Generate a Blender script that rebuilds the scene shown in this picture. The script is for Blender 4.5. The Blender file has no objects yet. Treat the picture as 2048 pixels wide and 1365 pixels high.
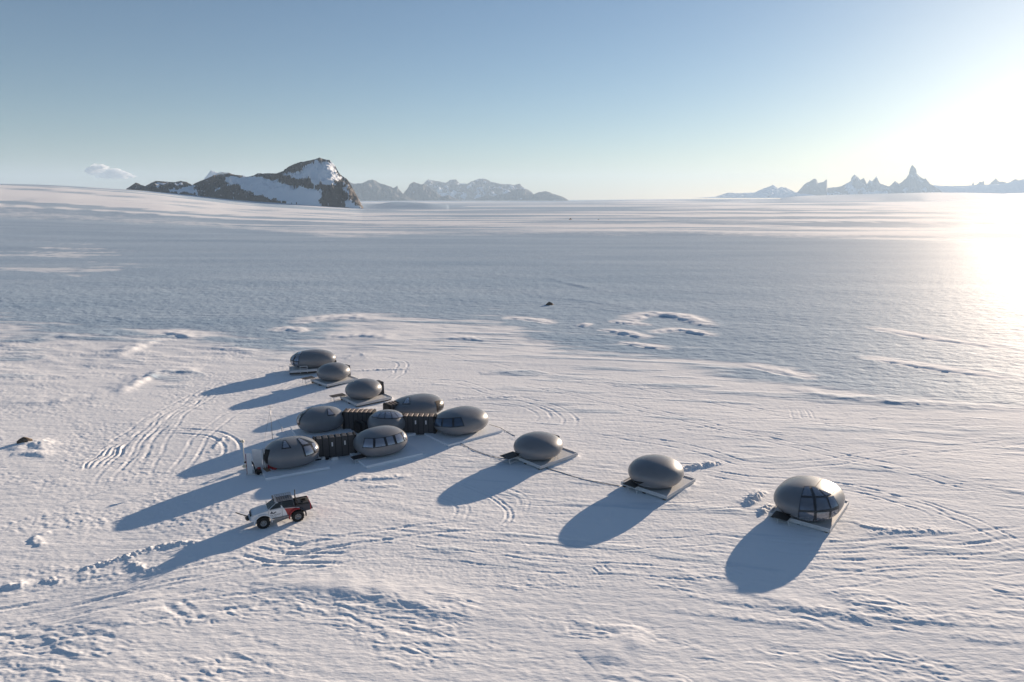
import bpy, bmesh, math, random
import numpy as np
from mathutils import Vector, Matrix

random.seed(7)
scene = bpy.context.scene
COL = scene.collection
# ------------------------------------------------------------------ camera model
F = 1365.0; CX = 1024.0; CY = 682.5; HC = 30.0          # 24 mm lens on a 36 mm wide sensor, drone 30 m up
PITCH = math.atan((CY - 398.0) / F)
cp, sp = math.cos(PITCH), math.sin(PITCH)
SUN_AZ, SUN_EL = math.radians(39.5), math.radians(11.3)

def at(px, py, z=0.0):
    u = (px - CX) / F; v = (CY - py) / F
    t = (z - HC) / (-sp + v * cp)
    return t * u, t * (cp + v * sp)

def zat(py, Y):
    v = (CY - py) / F
    return HC + Y * (-sp + v * cp) / (cp + v * sp)

def xat(px, py, Y):
    v = (CY - py) / F
    return Y * ((px - CX) / F) / (cp + v * sp)

def proj(x, y, z):
    f = y * cp - (z - HC) * sp; u = y * sp + (z - HC) * cp
    f = np.maximum(f, 0.5)
    return CX + F * x / f, CY - F * u / f

# ------------------------------------------------------------------ noise
_rs = np.random.RandomState(11)
_perm = _rs.permutation(512).astype(np.int32)
_gr = np.stack([np.cos(np.linspace(0, 2 * np.pi, 512, False)), np.sin(np.linspace(0, 2 * np.pi, 512, False))], -1).astype(np.float32)
_gr = _gr[_rs.permutation(512)]

def perlin(x, y, seed=0):
    x = np.asarray(x, np.float64); y = np.asarray(y, np.float64)
    xi = np.floor(x); yi = np.floor(y)
    fx = (x - xi).astype(np.float32); fy = (y - yi).astype(np.float32)
    xi = xi.astype(np.int64); yi = yi.astype(np.int64)
    def g(ix, iy, dx, dy):
        h = _perm[(_perm[(ix + seed * 37) & 511] + iy * 1 + seed * 101) & 511]
        v = _gr[h]
        return v[..., 0] * dx + v[..., 1] * dy
    u = fx * fx * fx * (fx * (fx * 6 - 15) + 10); w = fy * fy * fy * (fy * (fy * 6 - 15) + 10)
    a = g(xi, yi, fx, fy); b = g(xi + 1, yi, fx - 1, fy)
    c = g(xi, yi + 1, fx, fy - 1); d = g(xi + 1, yi + 1, fx - 1, fy - 1)
    return 1.5 * ((a + (b - a) * u) * (1 - w) + (c + (d - c) * u) * w)

def fbm(x, y, oct=4, seed=0, gain=.5, lac=2.03):
    s = 0; a = 1.0
    for k in range(oct):
        s = s + a * perlin(x, y, seed + k)
        x = x * lac + 13.7; y = y * lac - 7.1; a *= gain
    return s

def ridged(x, y, oct=4, seed=0):
    s = 0; a = 1.0; n = 0
    for k in range(oct):
        r = 1 - np.abs(perlin(x, y, seed + k)) * 1.6
        s = s + a * r; n += a
        x = x * 2.07 + 5.3; y = y * 2.07 + 9.1; a *= .5
    return s / n

def sstep(a, b, x):
    t = np.clip((x - a) / (b - a), 0, 1)
    return t * t * (3 - 2 * t)

def inpoly(px, py, poly):
    r = np.zeros(px.shape, bool); n = len(poly)
    for i in range(n):
        x0, y0 = poly[i]; x1, y1 = poly[(i + 1) % n]
        if y0 == y1: continue
        c = ((y0 > py) != (y1 > py)) & (px < (x1 - x0) * (py - y0) / (y1 - y0) + x0)
        r ^= c
    return r

# ------------------------------------------------------------------ materials
def new_mat(name):
    m = bpy.data.materials.new(name); m.use_nodes = True
    nt = m.node_tree
    return m, nt, nt.nodes['Principled BSDF']

def M(name, col, rough=.5, metal=0.0, var=0.06, scale=6.0, bump=0.0, bscale=30.0, ior=1.45, coat=0.0):
    m, nt, b = new_mat(name)
    tc = nt.nodes.new('ShaderNodeTexCoord')
    n = nt.nodes.new('ShaderNodeTexNoise'); n.inputs['Scale'].default_value = scale; n.inputs['Detail'].default_value = 5
    nt.links.new(tc.outputs['Object'], n.inputs['Vector'])
    mx = nt.nodes.new('ShaderNodeMix'); mx.data_type = 'RGBA'
    mx.inputs['A'].default_value = tuple(c * (1 - var * 2) for c in col) + (1,)
    mx.inputs['B'].default_value = tuple(min(1, c * (1 + var * 2)) for c in col) + (1,)
    nt.links.new(n.outputs['Fac'], mx.inputs['Factor'])
    nt.links.new(mx.outputs['Result'], b.inputs['Base Color'])
    b.inputs['Roughness'].default_value = rough; b.inputs['Metallic'].default_value = metal
    b.inputs['IOR'].default_value = ior
    if coat: b.inputs['Coat Weight'].default_value = coat; b.inputs['Coat Roughness'].default_value = .12
    if bump:
        n2 = nt.nodes.new('ShaderNodeTexNoise'); n2.inputs['Scale'].default_value = bscale; n2.inputs['Detail'].default_value = 4
        nt.links.new(tc.outputs['Object'], n2.inputs['Vector'])
        bp = nt.nodes.new('ShaderNodeBump'); bp.inputs['Strength'].default_value = 1; bp.inputs['Distance'].default_value = bump
        nt.links.new(n2.outputs['Fac'], bp.inputs['Height']); nt.links.new(bp.outputs['Normal'], b.inputs['Normal'])
    return m

SHELL = M('grey_gelcoat', (.19, .195, .208), .42, .1, .05, 1.5, .006, 1.3, coat=.3)
FRAME = M('black_window_frame', (.012, .014, .018), .35)
GLASS = M('mirrored_glass', (.4, .41, .45), .07, .7, .03, ior=1.6)
CLEAR = M('dark_glass', (.11, .15, .21), .05, .6, .03, ior=1.6)
DECKM = M('white_deck_paint', (.6, .6, .6), .5, 0, .08, 2.0)
SNOWY = M('deck_snow', (.82, .84, .87), .6, 0, .03, 3.0, .03, 4)
SKID = M('dark_timber_skid', (.06, .045, .035), .8, 0, .15, 8)
PLATE = M('dark_grey_grating', (.055, .053, .056), .7, .2, .15, 9)
WHITEM = M('white_metal', (.72, .72, .73), .4, 0, .03)
DARKIN = M('painted_dark_opening', (.006, .007, .009), .8)  # near-black tone painting the shade inside open doorways
GLASSWALL = M('grey_tinted_glass', (.25, .26, .29), .09, .65, .03, ior=1.6)
MULLION = M('grey_mullion', (.04, .042, .048), .4)
PANEL = M('black_corridor_panel', (.055, .055, .06), .55, 0, .2, 4)
SEAM = M('black_seam', (.008, .008, .01), .7)
COPPER = M('brown_roof_sheet', (.2, .155, .13), .6, 0, .25, 7, .02, 9)
ROCK_B = M('brown_boulder', (.13, .1, .075), .85, 0, .35, 3, .08, 6)
CABLE = M('black_cable_rubber', (.015, .015, .017), .6)
REDP = M('red_paint', (.3, .012, .014), .4, 0, .1)
ORANGE = M('weathered_board', (.3, .2, .13), .7, 0, .25, 9)
BLACKP = M('black_plastic', (.016, .016, .018), .5)
STEEL = M('grey_steel', (.3, .3, .31), .4, .7, .08)
TYRE = M('tyre_rubber', (.014, .014, .015), .85, 0, .15, 20, .02, 40)
CREAM = M('cream_lamp_head', (.75, .68, .52), .5)

# ------------------------------------------------------------------ mesh helper
class MB:
    def __init__(s): s.v = []; s.f = []
    def add(s, vs, fs):
        o = len(s.v); s.v += [tuple(map(float, p)) for p in vs]; s.f += [tuple(i + o for i in f) for f in fs]; return s
    def box(s, c, d, rz=0.0, top=(1, 1), shift=(0, 0)):
        hx, hy, hz = d[0] / 2, d[1] / 2, d[2] / 2
        vs = []
        for z, k, sh in ((-hz, (1, 1), (0, 0)), (hz, top, shift)):
            for x, y in ((-hx, -hy), (hx, -hy), (hx, hy), (-hx, hy)):
                X = x * k[0] + sh[0]; Y = y * k[1] + sh[1]
                vs.append((c[0] + X * math.cos(rz) - Y * math.sin(rz), c[1] + X * math.sin(rz) + Y * math.cos(rz), c[2] + z))
        return s.add(vs, [(3, 2, 1, 0), (4, 5, 6, 7), (0, 1, 5, 4), (1, 2, 6, 5), (2, 3, 7, 6), (3, 0, 4, 7)])
    def tube(s, pts, r, n=8, cap=True):
        pts = [Vector(p) for p in pts]
        rs = r if isinstance(r, (list, tuple)) else [r] * len(pts)
        vs = []; fs = []
        for i, p in enumerate(pts):
            a = pts[max(0, i - 1)]; b = pts[min(len(pts) - 1, i + 1)]
            t = (b - a).normalized()
            up = Vector((0, 0, 1)) if abs(t.z) < .95 else Vector((1, 0, 0))
            e1 = t.cross(up).normalized(); e2 = t.cross(e1)
            for k in range(n):
                an = 2 * math.pi * k / n
                vs.append(p + (e1 * math.cos(an) + e2 * math.sin(an)) * rs[i])
        for i in range(len(pts) - 1):
            for k in range(n):
                k2 = (k + 1) % n
                fs.append((i * n + k, (i + 1) * n + k, (i + 1) * n + k2, i * n + k2))
        if cap:
            fs.append(tuple(range(n))); fs.append(tuple(reversed([(len(pts) - 1) * n + k for k in range(n)])))
        return s.add(vs, fs)
    def extrude(s, prof, y0, y1):                # closed x-z profile swept along y
        n = len(prof)
        vs = [(x, y0, z) for x, z in prof] + [(x, y1, z) for x, z in prof]
        fs = [tuple(range(n)), tuple(reversed(range(n, 2 * n)))]
        fs += [(i, i + n, (i + 1) % n + n, (i + 1) % n) for i in range(n)]
        return s.add(vs, fs)
    def lathe(s, prof, c, axis='y', n=24):       # profile (radius, along axis)
        vs = []; fs = []; m = len(prof)
        for k in range(n):
            a = 2 * math.pi * k / n
            for r, h in prof:
                if axis == 'y': vs.append((c[0] + r * math.cos(a), c[1] + h, c[2] + r * math.sin(a)))
                else: vs.append((c[0] + r * math.cos(a), c[1] + r * math.sin(a), c[2] + h))
        for k in range(n):
            k2 = (k + 1) % n
            for i in range(m - 1):
                fs.append((k * m + i, k * m + i + 1, k2 * m + i + 1, k2 * m + i))
        return s.add(vs, fs)
    def grid(s, rows, flip=False):
        r = len(rows); c = len(rows[0])
        vs = [p for row in rows for p in row]
        fs = []
        for i in range(r - 1):
            for j in range(c - 1):
                q = (i * c + j, i * c + j + 1, (i + 1) * c + j + 1, (i + 1) * c + j)
                fs.append(q[::-1] if flip else q)
        return s.add(vs, fs)
    def build(s, name, mat, parent=None, bevel=0.0, smooth=False, seg=2):
        me = bpy.data.meshes.new(name)
        me.from_pydata(s.v, [], s.f)
        bm = bmesh.new(); bm.from_mesh(me)
        bmesh.ops.recalc_face_normals(bm, faces=bm.faces)
        if bevel:
            ed = [e for e in bm.edges if len(e.link_faces) == 2 and e.calc_face_angle(0) > .5]
            bmesh.ops.bevel(bm, geom=ed, offset=bevel, segments=seg, affect='EDGES', clamp_overlap=True)
        bm.to_mesh(me); bm.free()
        if smooth:
            me.polygons.foreach_set('use_smooth', [True] * len(me.polygons))
        me.materials.append(mat)
        o = bpy.data.objects.new(name, me); COL.objects.link(o)
        if parent: o.parent = parent
        return o

def thing(name, label, cat, loc=(0, 0, 0), rz=0.0, group=None):
    o = bpy.data.objects.new(name, None); COL.objects.link(o)
    o.empty_display_size = .5
    o.location = loc; o.rotation_euler = (0, 0, rz)
    o['label'] = label; o['category'] = cat
    if group: o['group'] = group
    return o

def tag(o, label, cat, group=None, kind=None):
    o['label'] = label; o['category'] = cat
    if group: o['group'] = group
    if kind: o['kind'] = kind
    return o

# ------------------------------------------------------------------ ground
def cr(pts, step):                                # Catmull-Rom through points, resampled
    P = [np.array(p, float) for p in pts]
    P = [2 * P[0] - P[1]] + P + [2 * P[-1] - P[-2]]
    out = []
    for i in range(1, len(P) - 2):
        p0, p1, p2, p3 = P[i - 1:i + 3]
        n = max(2, int(np.linalg.norm(p2 - p1) / step))
        for t in np.linspace(0, 1, n, endpoint=False):
            out.append(.5 * ((2 * p1) + (-p0 + p2) * t + (2 * p0 - 5 * p1 + 4 * p2 - p3) * t * t + (-p0 + 3 * p1 - 3 * p2 + p3) * t ** 3))
    out.append(P[-2])
    return np.array(out)

def gline(pix, step=.6): return cr([at(*p) for p in pix], step)

class Ground:
    def __init__(g):
        # rows in distance, columns in bearing: dense where the site is, coarse elsewhere
        ths = [math.radians(a) for a in np.linspace(-42.5, 42.5, 1150)]
        rest = [math.radians(a) for a in np.linspace(42.5, 317.5, 90)[1:-1]]
        th = np.array(ths + rest)
        dep = np.linspace(math.atan(HC / 33.0), 0.0022, 1000)
        d = HC / np.tan(dep)
        near = np.array([.05, 4, 9, 14, 18, 22, 25, 28, 30.5])
        d = np.concatenate([near, d, np.array([16500., 20000.])])
        g.nr, g.nc = len(d), len(th)
        D, T = np.meshgrid(d, th, indexing='ij')
        g.X = D * np.sin(T); g.Y = D * np.cos(T); g.D = D
        g.Z = np.zeros_like(D); g.ice = np.zeros_like(D)
        yy = np.maximum(g.Y, 3.0)
        g.PX, g.PY = proj(g.X, yy, np.zeros_like(yy))
        g.PY = np.where(g.Y < 3.0, 3000, g.PY)
        g.front = (g.Y > 20)
    def sel(g, pts, pad):
        lo = pts.min(0) - pad; hi = pts.max(0) + pad
        return np.where((g.X > lo[0]) & (g.X < hi[0]) & (g.Y > lo[1]) & (g.Y < hi[1]))
    def dist(g, pts, pad):
        """distance, signed side and position along a ground polyline for the vertices near it"""
        I = g.sel(pts, pad)
        x = g.X[I]; y = g.Y[I]
        best = np.full(x.shape, 1e9); side = np.zeros_like(x); al = np.zeros_like(x)
        L = 0; seg = np.linalg.norm(np.diff(pts, axis=0), axis=1); tot = seg.sum()
        for k in range(len(pts) - 1):
            a = pts[k]; b = pts[k + 1]; s = b - a; l = seg[k]
            if l < 1e-6: continue
            s = s / l
            dx = x - a[0]; dy = y - a[1]
            t = np.clip(dx * s[0] + dy * s[1], 0, l)
            ex = dx - t * s[0]; ey = dy - t * s[1]
            dd = ex * ex + ey * ey
            m = dd < best
            best = np.where(m, dd, best)
            side = np.where(m, np.sign(s[0] * dy - s[1] * dx), side)
            al = np.where(m, (L + t) / tot, al)
            L += l
        return I, np.sqrt(best), side, al

def smooth_interp(x, xs, ys):
    xs = np.array(xs, float); ys = np.array(ys, float)
    g = np.linspace(xs[0], xs[-1], 2000); y = np.interp(g, xs, ys)
    k = np.exp(-np.linspace(-2.2, 2.2, 91) ** 2); k /= k.sum()
    y = np.convolve(np.pad(y, 45, 'edge'), k, 'valid')
    return np.interp(x, g, y)

G = Ground()
wx, wy = .978, -.208                              # wind direction the drifts are combed along
def build_heights():
    X, Y, D, PX, PY = G.X, G.Y, G.D, G.PX, G.PY
    Z = G.Z
    r = np.clip(PX, -600, 2600)
    # far swells of the ice sheet
    for lam, s, d0, d1, sd in ((30, .016, 140, 300, 5), (75, .03, 300, 600, 1), (190, .042, 600, 1100, 2), (520, .045, 1300, 2600, 3), (1600, .03, 3000, 6500, 4)):
        a = sstep(d0, d1, D) * lam * s / 6.28 * 2.2
        Z += a * perlin(X / (lam * 9) + Y / (lam * 14), Y / lam + X / (lam * 14) + .35 * perlin(X / (lam * 5), Y / (lam * 3), sd + 20), sd)
    # rise to the left, and far right
    rl = smooth_interp(r, [-600, -200, 0, 130, 258, 330, 400, 460, 520, 610, 725], [110, 80, zat(378.5, 2600), zat(380.5, 2550), zat(384, 2320), zat(388, 2280), zat(395, 2250), zat(401, 2230), zat(406, 2210), zat(411, 2180), -2])
    Z += rl * sstep(500, 2250, D) * (1 - .75 * sstep(2900, 6000, D)) * (Y > 0)
    rr = np.interp(r, [1100, 1200, 1330, 1450, 1700, 2048, 2600], [0, 5, 18, 22, 35, zat(389.5, 9500), 170])
    Z += rr * sstep(3500, 9500, D) * (Y > 0)
    Z -= .4 * sstep(-26.5, -37, X) * sstep(20, 45, Y) * sstep(190, 120, Y)
    # low shaded banks near the horizon
    def bank(pts, h, wn, wf):
        P = cr(pts, 60.0)
        I, dd, side, al = G.dist(P, wn * 4)
        up = np.sin(np.clip(al, 0, 1) * math.pi) ** .45 if h > 0 else 1
        w = np.where(side < 0, wn, wf)
        Z[I] += h * up * np.exp(-(dd / w) ** 2)
    def fp(px, Y): return (xat(px, 400, Y), Y)
    bank([fp(1560, 6400), fp(1700, 6200), fp(1850, 5900), fp(1990, 5400)], 42, 170, 420)
    bank([fp(690, 2420), fp(760, 2400), fp(820, 2330), fp(880, 2230)], 19, 60, 170)
    bank([fp(-150, 1900), fp(100, 2000), fp(300, 2080)], 7, 120, 300)

    # ---- ice sheet mask
    w1 = fbm(X / 60 , Y / 22, 4, 30) ; w2 = fbm(X / 14, Y / 6, 3, 34)
    wob = 14 * w1 + 5 * w2
    top = np.interp(PX, [-200, 0, 400, 560, 700, 850, 1000, 1350, 1700, 1900, 2048, 2300], [449, 452, 455, 463, 474, 468, 466, 466, 476, 484, 492, 505])
    bot = np.interp(PX, [-200, 0, 200, 380, 480, 560, 640, 760, 1000, 1060, 1130, 1250, 1400, 1550, 1700, 1850, 2048, 2300], [640, 650, 668, 672, 690, 690, 668, 640, 640, 668, 690, 705, 722, 765, 785, 795, 802, 810])
    e1 = sstep(-16, 13, PY - top + wob * .22)
    e2 = sstep(-34, 30, bot - PY + wob * 1.4 + 26 * perlin((X * wx + Y * wy) / 40, (-X * wy + Y * wx) / 4.5, 45))
    ice = e1 * e2 * G.front
    # snow blown over the ice: patches and combed streaks
    pat = fbm((X * wx + Y * wy) / 90, (-X * wy + Y * wx) / 26, 4, 40)
    left = sstep(360, 120, PX) * sstep(470, 490, PY) * sstep(570, 540, PY)
    ice *= 1 - .62 * sstep(-.1, .75, pat + .35 * w2 + .62 * left - .52) * (.2 + .8 * sstep(0, .3, left))
    strk = perlin((X * wx + Y * wy) / 70, (-X * wy + Y * wx) / 5.0, 44)
    edge = sstep(90, 0, np.abs(PY - bot))
    ice *= 1 - .6 * sstep(.25, .9, strk + .12 * w2) * edge
    # bare ice showing in the snow on the left
    for (a, b, ra, rb, k) in ((345, 752, 60, 20, .45), (235, 722, 60, 8, .4), (60, 705, 90, 16, .5), (520, 670, 70, 18, .6), (40, 755, 60, 12, .35), (1040, 745, 60, 8, .5), (1180, 762, 70, 7, .4), (1350, 770, 120, 8, .5)):
        q = ((PX - a) / ra) ** 2 + ((PY - b) / rb) ** 2 + 1.1 * w2
        ice = np.maximum(ice, k * sstep(1.3, .0, q))
    # glazed, blown streaks where the ice gives way to the packed snow of the site
    su = X * wx + Y * wy; sv = -X * wy + Y * wx
    zone = sstep(-30, 10, PY - bot) * sstep(150, 30, PY - bot) * sstep(560, 760, PX) * G.front
    ice = np.maximum(ice, .5 * zone * sstep(-.05, .55, perlin(su / 55, sv / 3.6, 46) + .5 * perlin(su / 18, sv / 1.6, 47)))
    zone = sstep(0, 60, PY - bot) * sstep(1230, 1150, PY) * sstep(620, 900, PX) * G.front
    ice = np.maximum(ice, .34 * zone * sstep(.0, .5, perlin(su / 30, sv / 3.0, 48) + .4 * perlin(su / 9, sv / 1.1, 49)))
    # thin glazed streaks on the snow beyond the ice
    far = np.zeros_like(X)
    for lam, d0, d1, d2, d3, sd in ((26, 420, 640, 1000, 1600, 90), (70, 650, 950, 2200, 3600, 92), (190, 1500, 2400, 5200, 9000, 94), (520, 4200, 7000, 16000, 20000, 96)):
        q = perlin(X / (lam * 11) + Y / (lam * 30), Y / lam + X / (lam * 25) + .5 * perlin(X / (lam * 6), Y / (lam * 4), sd + 1), sd)
        q2 = perlin(X / (lam * 30), Y / (lam * 4.2) + X / (lam * 60), sd + 3)
        far += sstep(d0, d1, D) * (1 - sstep(d2, d3, D)) * sstep(-.35, .45, q + .6 * q2)
    ice = np.maximum(ice, .75 * np.clip(far, 0, 1) * sstep(6, -8, PY - top + wob * .22) * (Y > 0))
    G.ice[:] = np.clip(ice, 0, 1)

    # ---- near field
    N = np.where((D < 420) & (Y > 10) & (np.abs(X) < 400))
    x = X[N]; y = Y[N]; px = PX[N]; py = PY[N]; ic = G.ice[N]; d = D[N]
    u = x * wx + y * wy; v = -x * wy + y * wx
    fade = sstep(400, 200, d)
    z = np.zeros_like(x)
    z += .10 * fade * perlin(u / 22, v / 12, 50)
    camp = np.exp(-(((px - 1000) / 640) ** 4)) * sstep(700, 760, py) * sstep(1190, 1120, py + 22 * perlin(u / 9, v / 9, 51))
    camp = np.maximum(camp, sstep(560, 700, px) * sstep(690, 770, py) * sstep(1200, 1140, py + 25 * perlin(u / 12, v / 8, 52)))
    bottomz = sstep(1150, 1215, py + 45 * fbm(u / 16, v / 7, 3, 53) + .04 * (px - 1000))
    patchy = .16 + .84 * sstep(-.3, .4, fbm(u / 12, v / 5, 4, 54))
    leftz = sstep(640, 440, px + 60 * perlin(u / 12, v / 9, 55)) * sstep(640, 700, py) * sstep(1220, 1130, py)
    # sastrugi: short combed ripples, steep on one side
    wu = u + .6 * perlin(u / 1.7, v / .9, 56); wv = v + .35 * perlin(u / 2.1, v / 1.3, 57)
    s1 = perlin(wu / 1.5, wv / .5, 58); s2 = perlin(wu / .6, wv / .27, 59); s3 = perlin(wu / 3.6, wv / 1.0, 60); s4 = perlin(x / .3, y / .28, 77)
    sas = .5 * np.maximum(s1, -.25) + .26 * s2 + .34 * np.maximum(s3, -.2) + .09 * s4
    z += bottomz * patchy * .105 * sas
    # wind crust on the left: crumbly
    c1 = perlin(u / .85, v / .5, 61); c2 = perlin(x / .42, y / .4, 62); c3 = perlin(u / 3.4, v / 2.1, 63)
    z += leftz * (.25 + .75 * sstep(-.3, .35, fbm(u / 13, v / 7, 3, 64))) * (.036 * np.maximum(c1, -.25) + .024 * c2 + .036 * np.maximum(c3, -.15) + .016 * perlin(x / .26, y / .25, 79))
    # packed and driven snow round the pods: fine grooves
    g1 = perlin(u / 26, v / .5, 65); g2 = perlin((x * .93 - y * .36) / 22, (x * .36 + y * .93) / .55, 66); g3 = perlin(x / .45, y / .4, 67)
    m1 = sstep(-.1, .4, perlin(u / 14, v / 6, 68)); m2 = sstep(0, .4, perlin(u / 11, v / 7, 69))
    z += camp * (.026 * np.minimum(g1, .12) * m1 + .026 * np.minimum(g2, .12) * m2 + .011 * g3 + .010 * perlin(x / .23, y / .22, 78) + .014 * perlin(u / 4.2, v / 1.8, 70))
    # blue ice: cupped ripples
    z += ic * fade * (.022 * perlin(x / .9, y / .8, 71) + .07 * perlin(u / 2.6, v / 1.7, 72))
    mid = sstep(115, 150, d) * (1 - ic)
    z += mid * fade * (.09 * perlin(u / 9, v / 2.6, 73) + .05 * perlin(u / 3.2, v / 1.3, 74))
    z += .012 * perlin(x / .8, y / .7, 75) * (1 - ic)
    Z[N] += z

    # ---- named features
    def drift(pix, h, wn, wf, chunk=0.0, taper=.6, ice=0):
        P = gline(pix, 1.0)
        I, dd, side, al = G.dist(P, max(wn, wf) * 3 + .5)
        w = np.where(side < 0, wn, wf)
        up = np.sin(np.clip(al, .001, .999) * math.pi) ** taper
        x = X[I]; y = Y[I]
        k = 1 + .5 * perlin(x / (wn * 2), y / (wn * 2), 80)
        f = np.exp(-(dd / w) ** 2) * up * k
        if chunk:
            f = f * (1 + chunk * (perlin(x / .8, y / .7, 81) * .9 + perlin(x / .36, y / .33, 82) * 1.0 + .6 * perlin(x / .2, y / .2, 85)))
        Z[I] += h * .7 * f
        if ice: G.ice[I] *= 1 - np.clip(np.exp(-(dd / (w * 1.3)) ** 2) * up * 1.3, 0, 1)
    def wander(P):
        T = np.gradient(P, axis=0); T /= np.linalg.norm(T, axis=1)[:, None] + 1e-9
        l = np.cumsum(np.linalg.norm(np.diff(P, axis=0, prepend=P[:1]), axis=1))
        w = .5 * perlin(l / 7, l * 0 + P[0, 0], 86) + .16 * perlin(l / 2.2, l * 0 + P[0, 1], 87)
        return P + np.stack([-T[:, 1], T[:, 0]], -1) * w[:, None]
    def rut(P, depth=.06, w=.22, berm=.5, brk=.5):
        I, dd, side, al = G.dist(P, w * 4)
        x = X[I]; y = Y[I]
        fade = np.clip(np.minimum(al, 1 - al) * 8, 0, 1)
        k = np.clip(1 - brk + brk * 1.6 * (perlin(x / 2.2, y / 2.2, 83) + .5), .0, 1.3)
        f = -np.exp(-(dd / w) ** 2) + berm * np.exp(-((dd - w * 1.9) / (w * .6)) ** 2)
        f = f * (1 + .5 * perlin(x / .3, y / .3, 84))
        Z[I] += .62 * depth * fade * k * f
    def track(pix, gauge=1.8, depth=.055, w=.2, brk=.6, single=False):
        P = wander(gline(pix, .7))
        if single: rut(P, depth, w, .5, brk); return
        T = np.gradient(P, axis=0); T /= np.linalg.norm(T, axis=1)[:, None] + 1e-9
        Nn = np.stack([-T[:, 1], T[:, 0]], -1)
        rut(P + Nn * gauge / 2, depth, w, .5, brk); rut(P - Nn * gauge / 2, depth, w, .5, brk)
    # drifts lying over the edge of the ice
    drift([(1262, 646), (1300, 632), (1350, 634), (1400, 648), (1442, 656)], .75, 1.4, 4.5, ice=1)
    drift([(1300, 668), (1360, 662), (1400, 668), (1440, 674)], .5, 1.0, 3, ice=1)
    drift([(1210, 642), (1250, 648), (1310, 652)], .4, .8, 2.5, ice=1)
    drift([(1165, 655), (1185, 648)], .5, .8, 2, ice=1)
    drift([(1190, 660), (1240, 666), (1300, 680)], .45, .9, 3, ice=1)
    drift([(1230, 684), (1290, 694), (1350, 700)], .3, .8, 2.5, ice=1)
    drift([(1000, 636), (1060, 640), (1110, 650)], .3, 1.2, 3, ice=1)
    drift([(550, 664), (575, 658), (610, 664)], .5, 1.0, 3, ice=1)
    drift([(590, 650), (640, 640), (700, 636), (760, 642)], .5, 1.2, 5, ice=1)
    drift([(650, 676), (720, 672), (780, 678)], .4, 1.0, 4, ice=1)
    drift([(290, 668), (345, 666), (395, 678)], .4, 1.0, 4, ice=1)
    drift([(390, 692), (440, 694), (480, 700), (540, 706)], .22, 1.0, 3)
    drift([(230, 712), (280, 690), (320, 676)], .6, 1.2, 4)
    drift([(240, 782), (285, 758), (330, 742), (400, 738)], .55, .8, 3.0)
    drift([(0, 690), (60, 680), (140, 672), (220, 668)], .5, 1.5, 5)
    drift([(0, 800), (100, 800), (200, 790), (280, 775)], .25, 1.0, 4)
    drift([(880, 680), (930, 678), (975, 684)], .35, .7, 2.5)
    drift([(960, 748), (1010, 745), (1050, 750)], .2, .8, 2.5)
    drift([(1030, 590), (1100, 596), (1180, 604), (1260, 618)], .18, 1.0, 4)
    drift([(1090, 556), (1140, 568), (1220, 586)], .25, 1.2, 4)
    drift([(1720, 652), (1800, 668), (1900, 684), (2060, 706)], .4, 1.6, 4.0, ice=1)
    drift([(1700, 712), (1800, 728), (1920, 746), (2060, 764)], .4, 1.3, 3.5, ice=1)
    drift([(1480, 728), (1560, 746), (1640, 760)], .25, 1.0, 3, ice=1)
    drift([(1560, 775), (1680, 796), (1800, 806), (2060, 822)], .28, .9, 2.5)
    # tumbled snow and low banks about the site
    drift([(160, 1134), (205, 1122), (250, 1110), (300, 1096), (345, 1088), (400, 1086)], .25, .42, .55, .8, .3)
    drift([(255, 1112), (275, 1130), (310, 1142), (330, 1136)], .15, .32, .45, .8, .3)
    drift([(690, 962), (730, 958), (780, 956), (822, 953)], .17, .3, .9, .25, .3)
    drift([(722, 976), (760, 973), (800, 972)], .1, .25, .8, .25, .3)
    drift([(100, 1056), (72, 1066), (66, 1076), (84, 1086)], .18, .25, .5, .4, .3)
    drift([(0, 1168), (30, 1163), (50, 1166)], .25, .3, .7, .3)
    drift([(82, 1158), (105, 1152), (118, 1158)], .2, .3, .6, .8)
    drift([(1366, 940), (1400, 934), (1445, 926)], .34, .4, .8, .9, .35)
    drift([(1492, 1014), (1512, 1000), (1530, 984)], .45, .35, .9, .5, .5)
    drift([(1520, 1030), (1530, 1022), (1545, 1010)], .3, .3, .5, .9, .4)
    drift([(1735, 1070), (1790, 1064), (1850, 1062), (1900, 1067)], .13, .35, .8, .8, .35)
    drift([(1700, 1044), (1740, 1056), (1790, 1062)], .14, .2, .5, .4)
    drift([(1190, 1052), (1225, 1030), (1240, 1005)], .1, .4, .6, .7)
    drift([(700, 742), (760, 740), (830, 738)], .18, .35, .7, .7)
    drift([(690, 716), (720, 706), (735, 718)], .12, .5, 1.2, .3)
    drift([(895, 800), (960, 796), (1040, 794)], .1, .35, .9, .5, .4)
    drift([(420, 900), (440, 880), (452, 868), (462, 882)], .14, .3, .4, .8)
    drift([(30, 896), (48, 886), (70, 884), (95, 894)], .42, .8, 1.6, .15)
    drift([(20, 906), (60, 902), (100, 908)], .3, .6, 1.2, .2)
    drift([(500, 1172), (640, 1176), (780, 1196), (950, 1224)], .22, 1.0, 2.2)
    drift([(100, 1290), (160, 1265), (230, 1240), (330, 1210)], .2, 1.0, 2.2)
    drift([(650, 1160), (720, 1182), (840, 1220), (1000, 1236), (1130, 1250)], .08, .9, 3.2)
    drift([(1330, 1150), (1480, 1180), (1650, 1224), (1850, 1236)], .1, .7, 2.5)
    drift([(1180, 1330), (1260, 1295), (1300, 1265)], .22, .8, 2.0)
    drift([(1640, 1175), (1740, 1212), (1830, 1228)], .11, .5, 1.8)
    drift([(1360, 1198), (1560, 1214), (1740, 1234), (1790, 1236)], .075, .3, .9, .2, .4)
    drift([(1350, 1222), (1500, 1238), (1660, 1262)], .075, .3, .9, .2, .4)
    drift([(1780, 1240), (1930, 1248), (2070, 1256)], .08, .3, .9, .3, .4)
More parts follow.
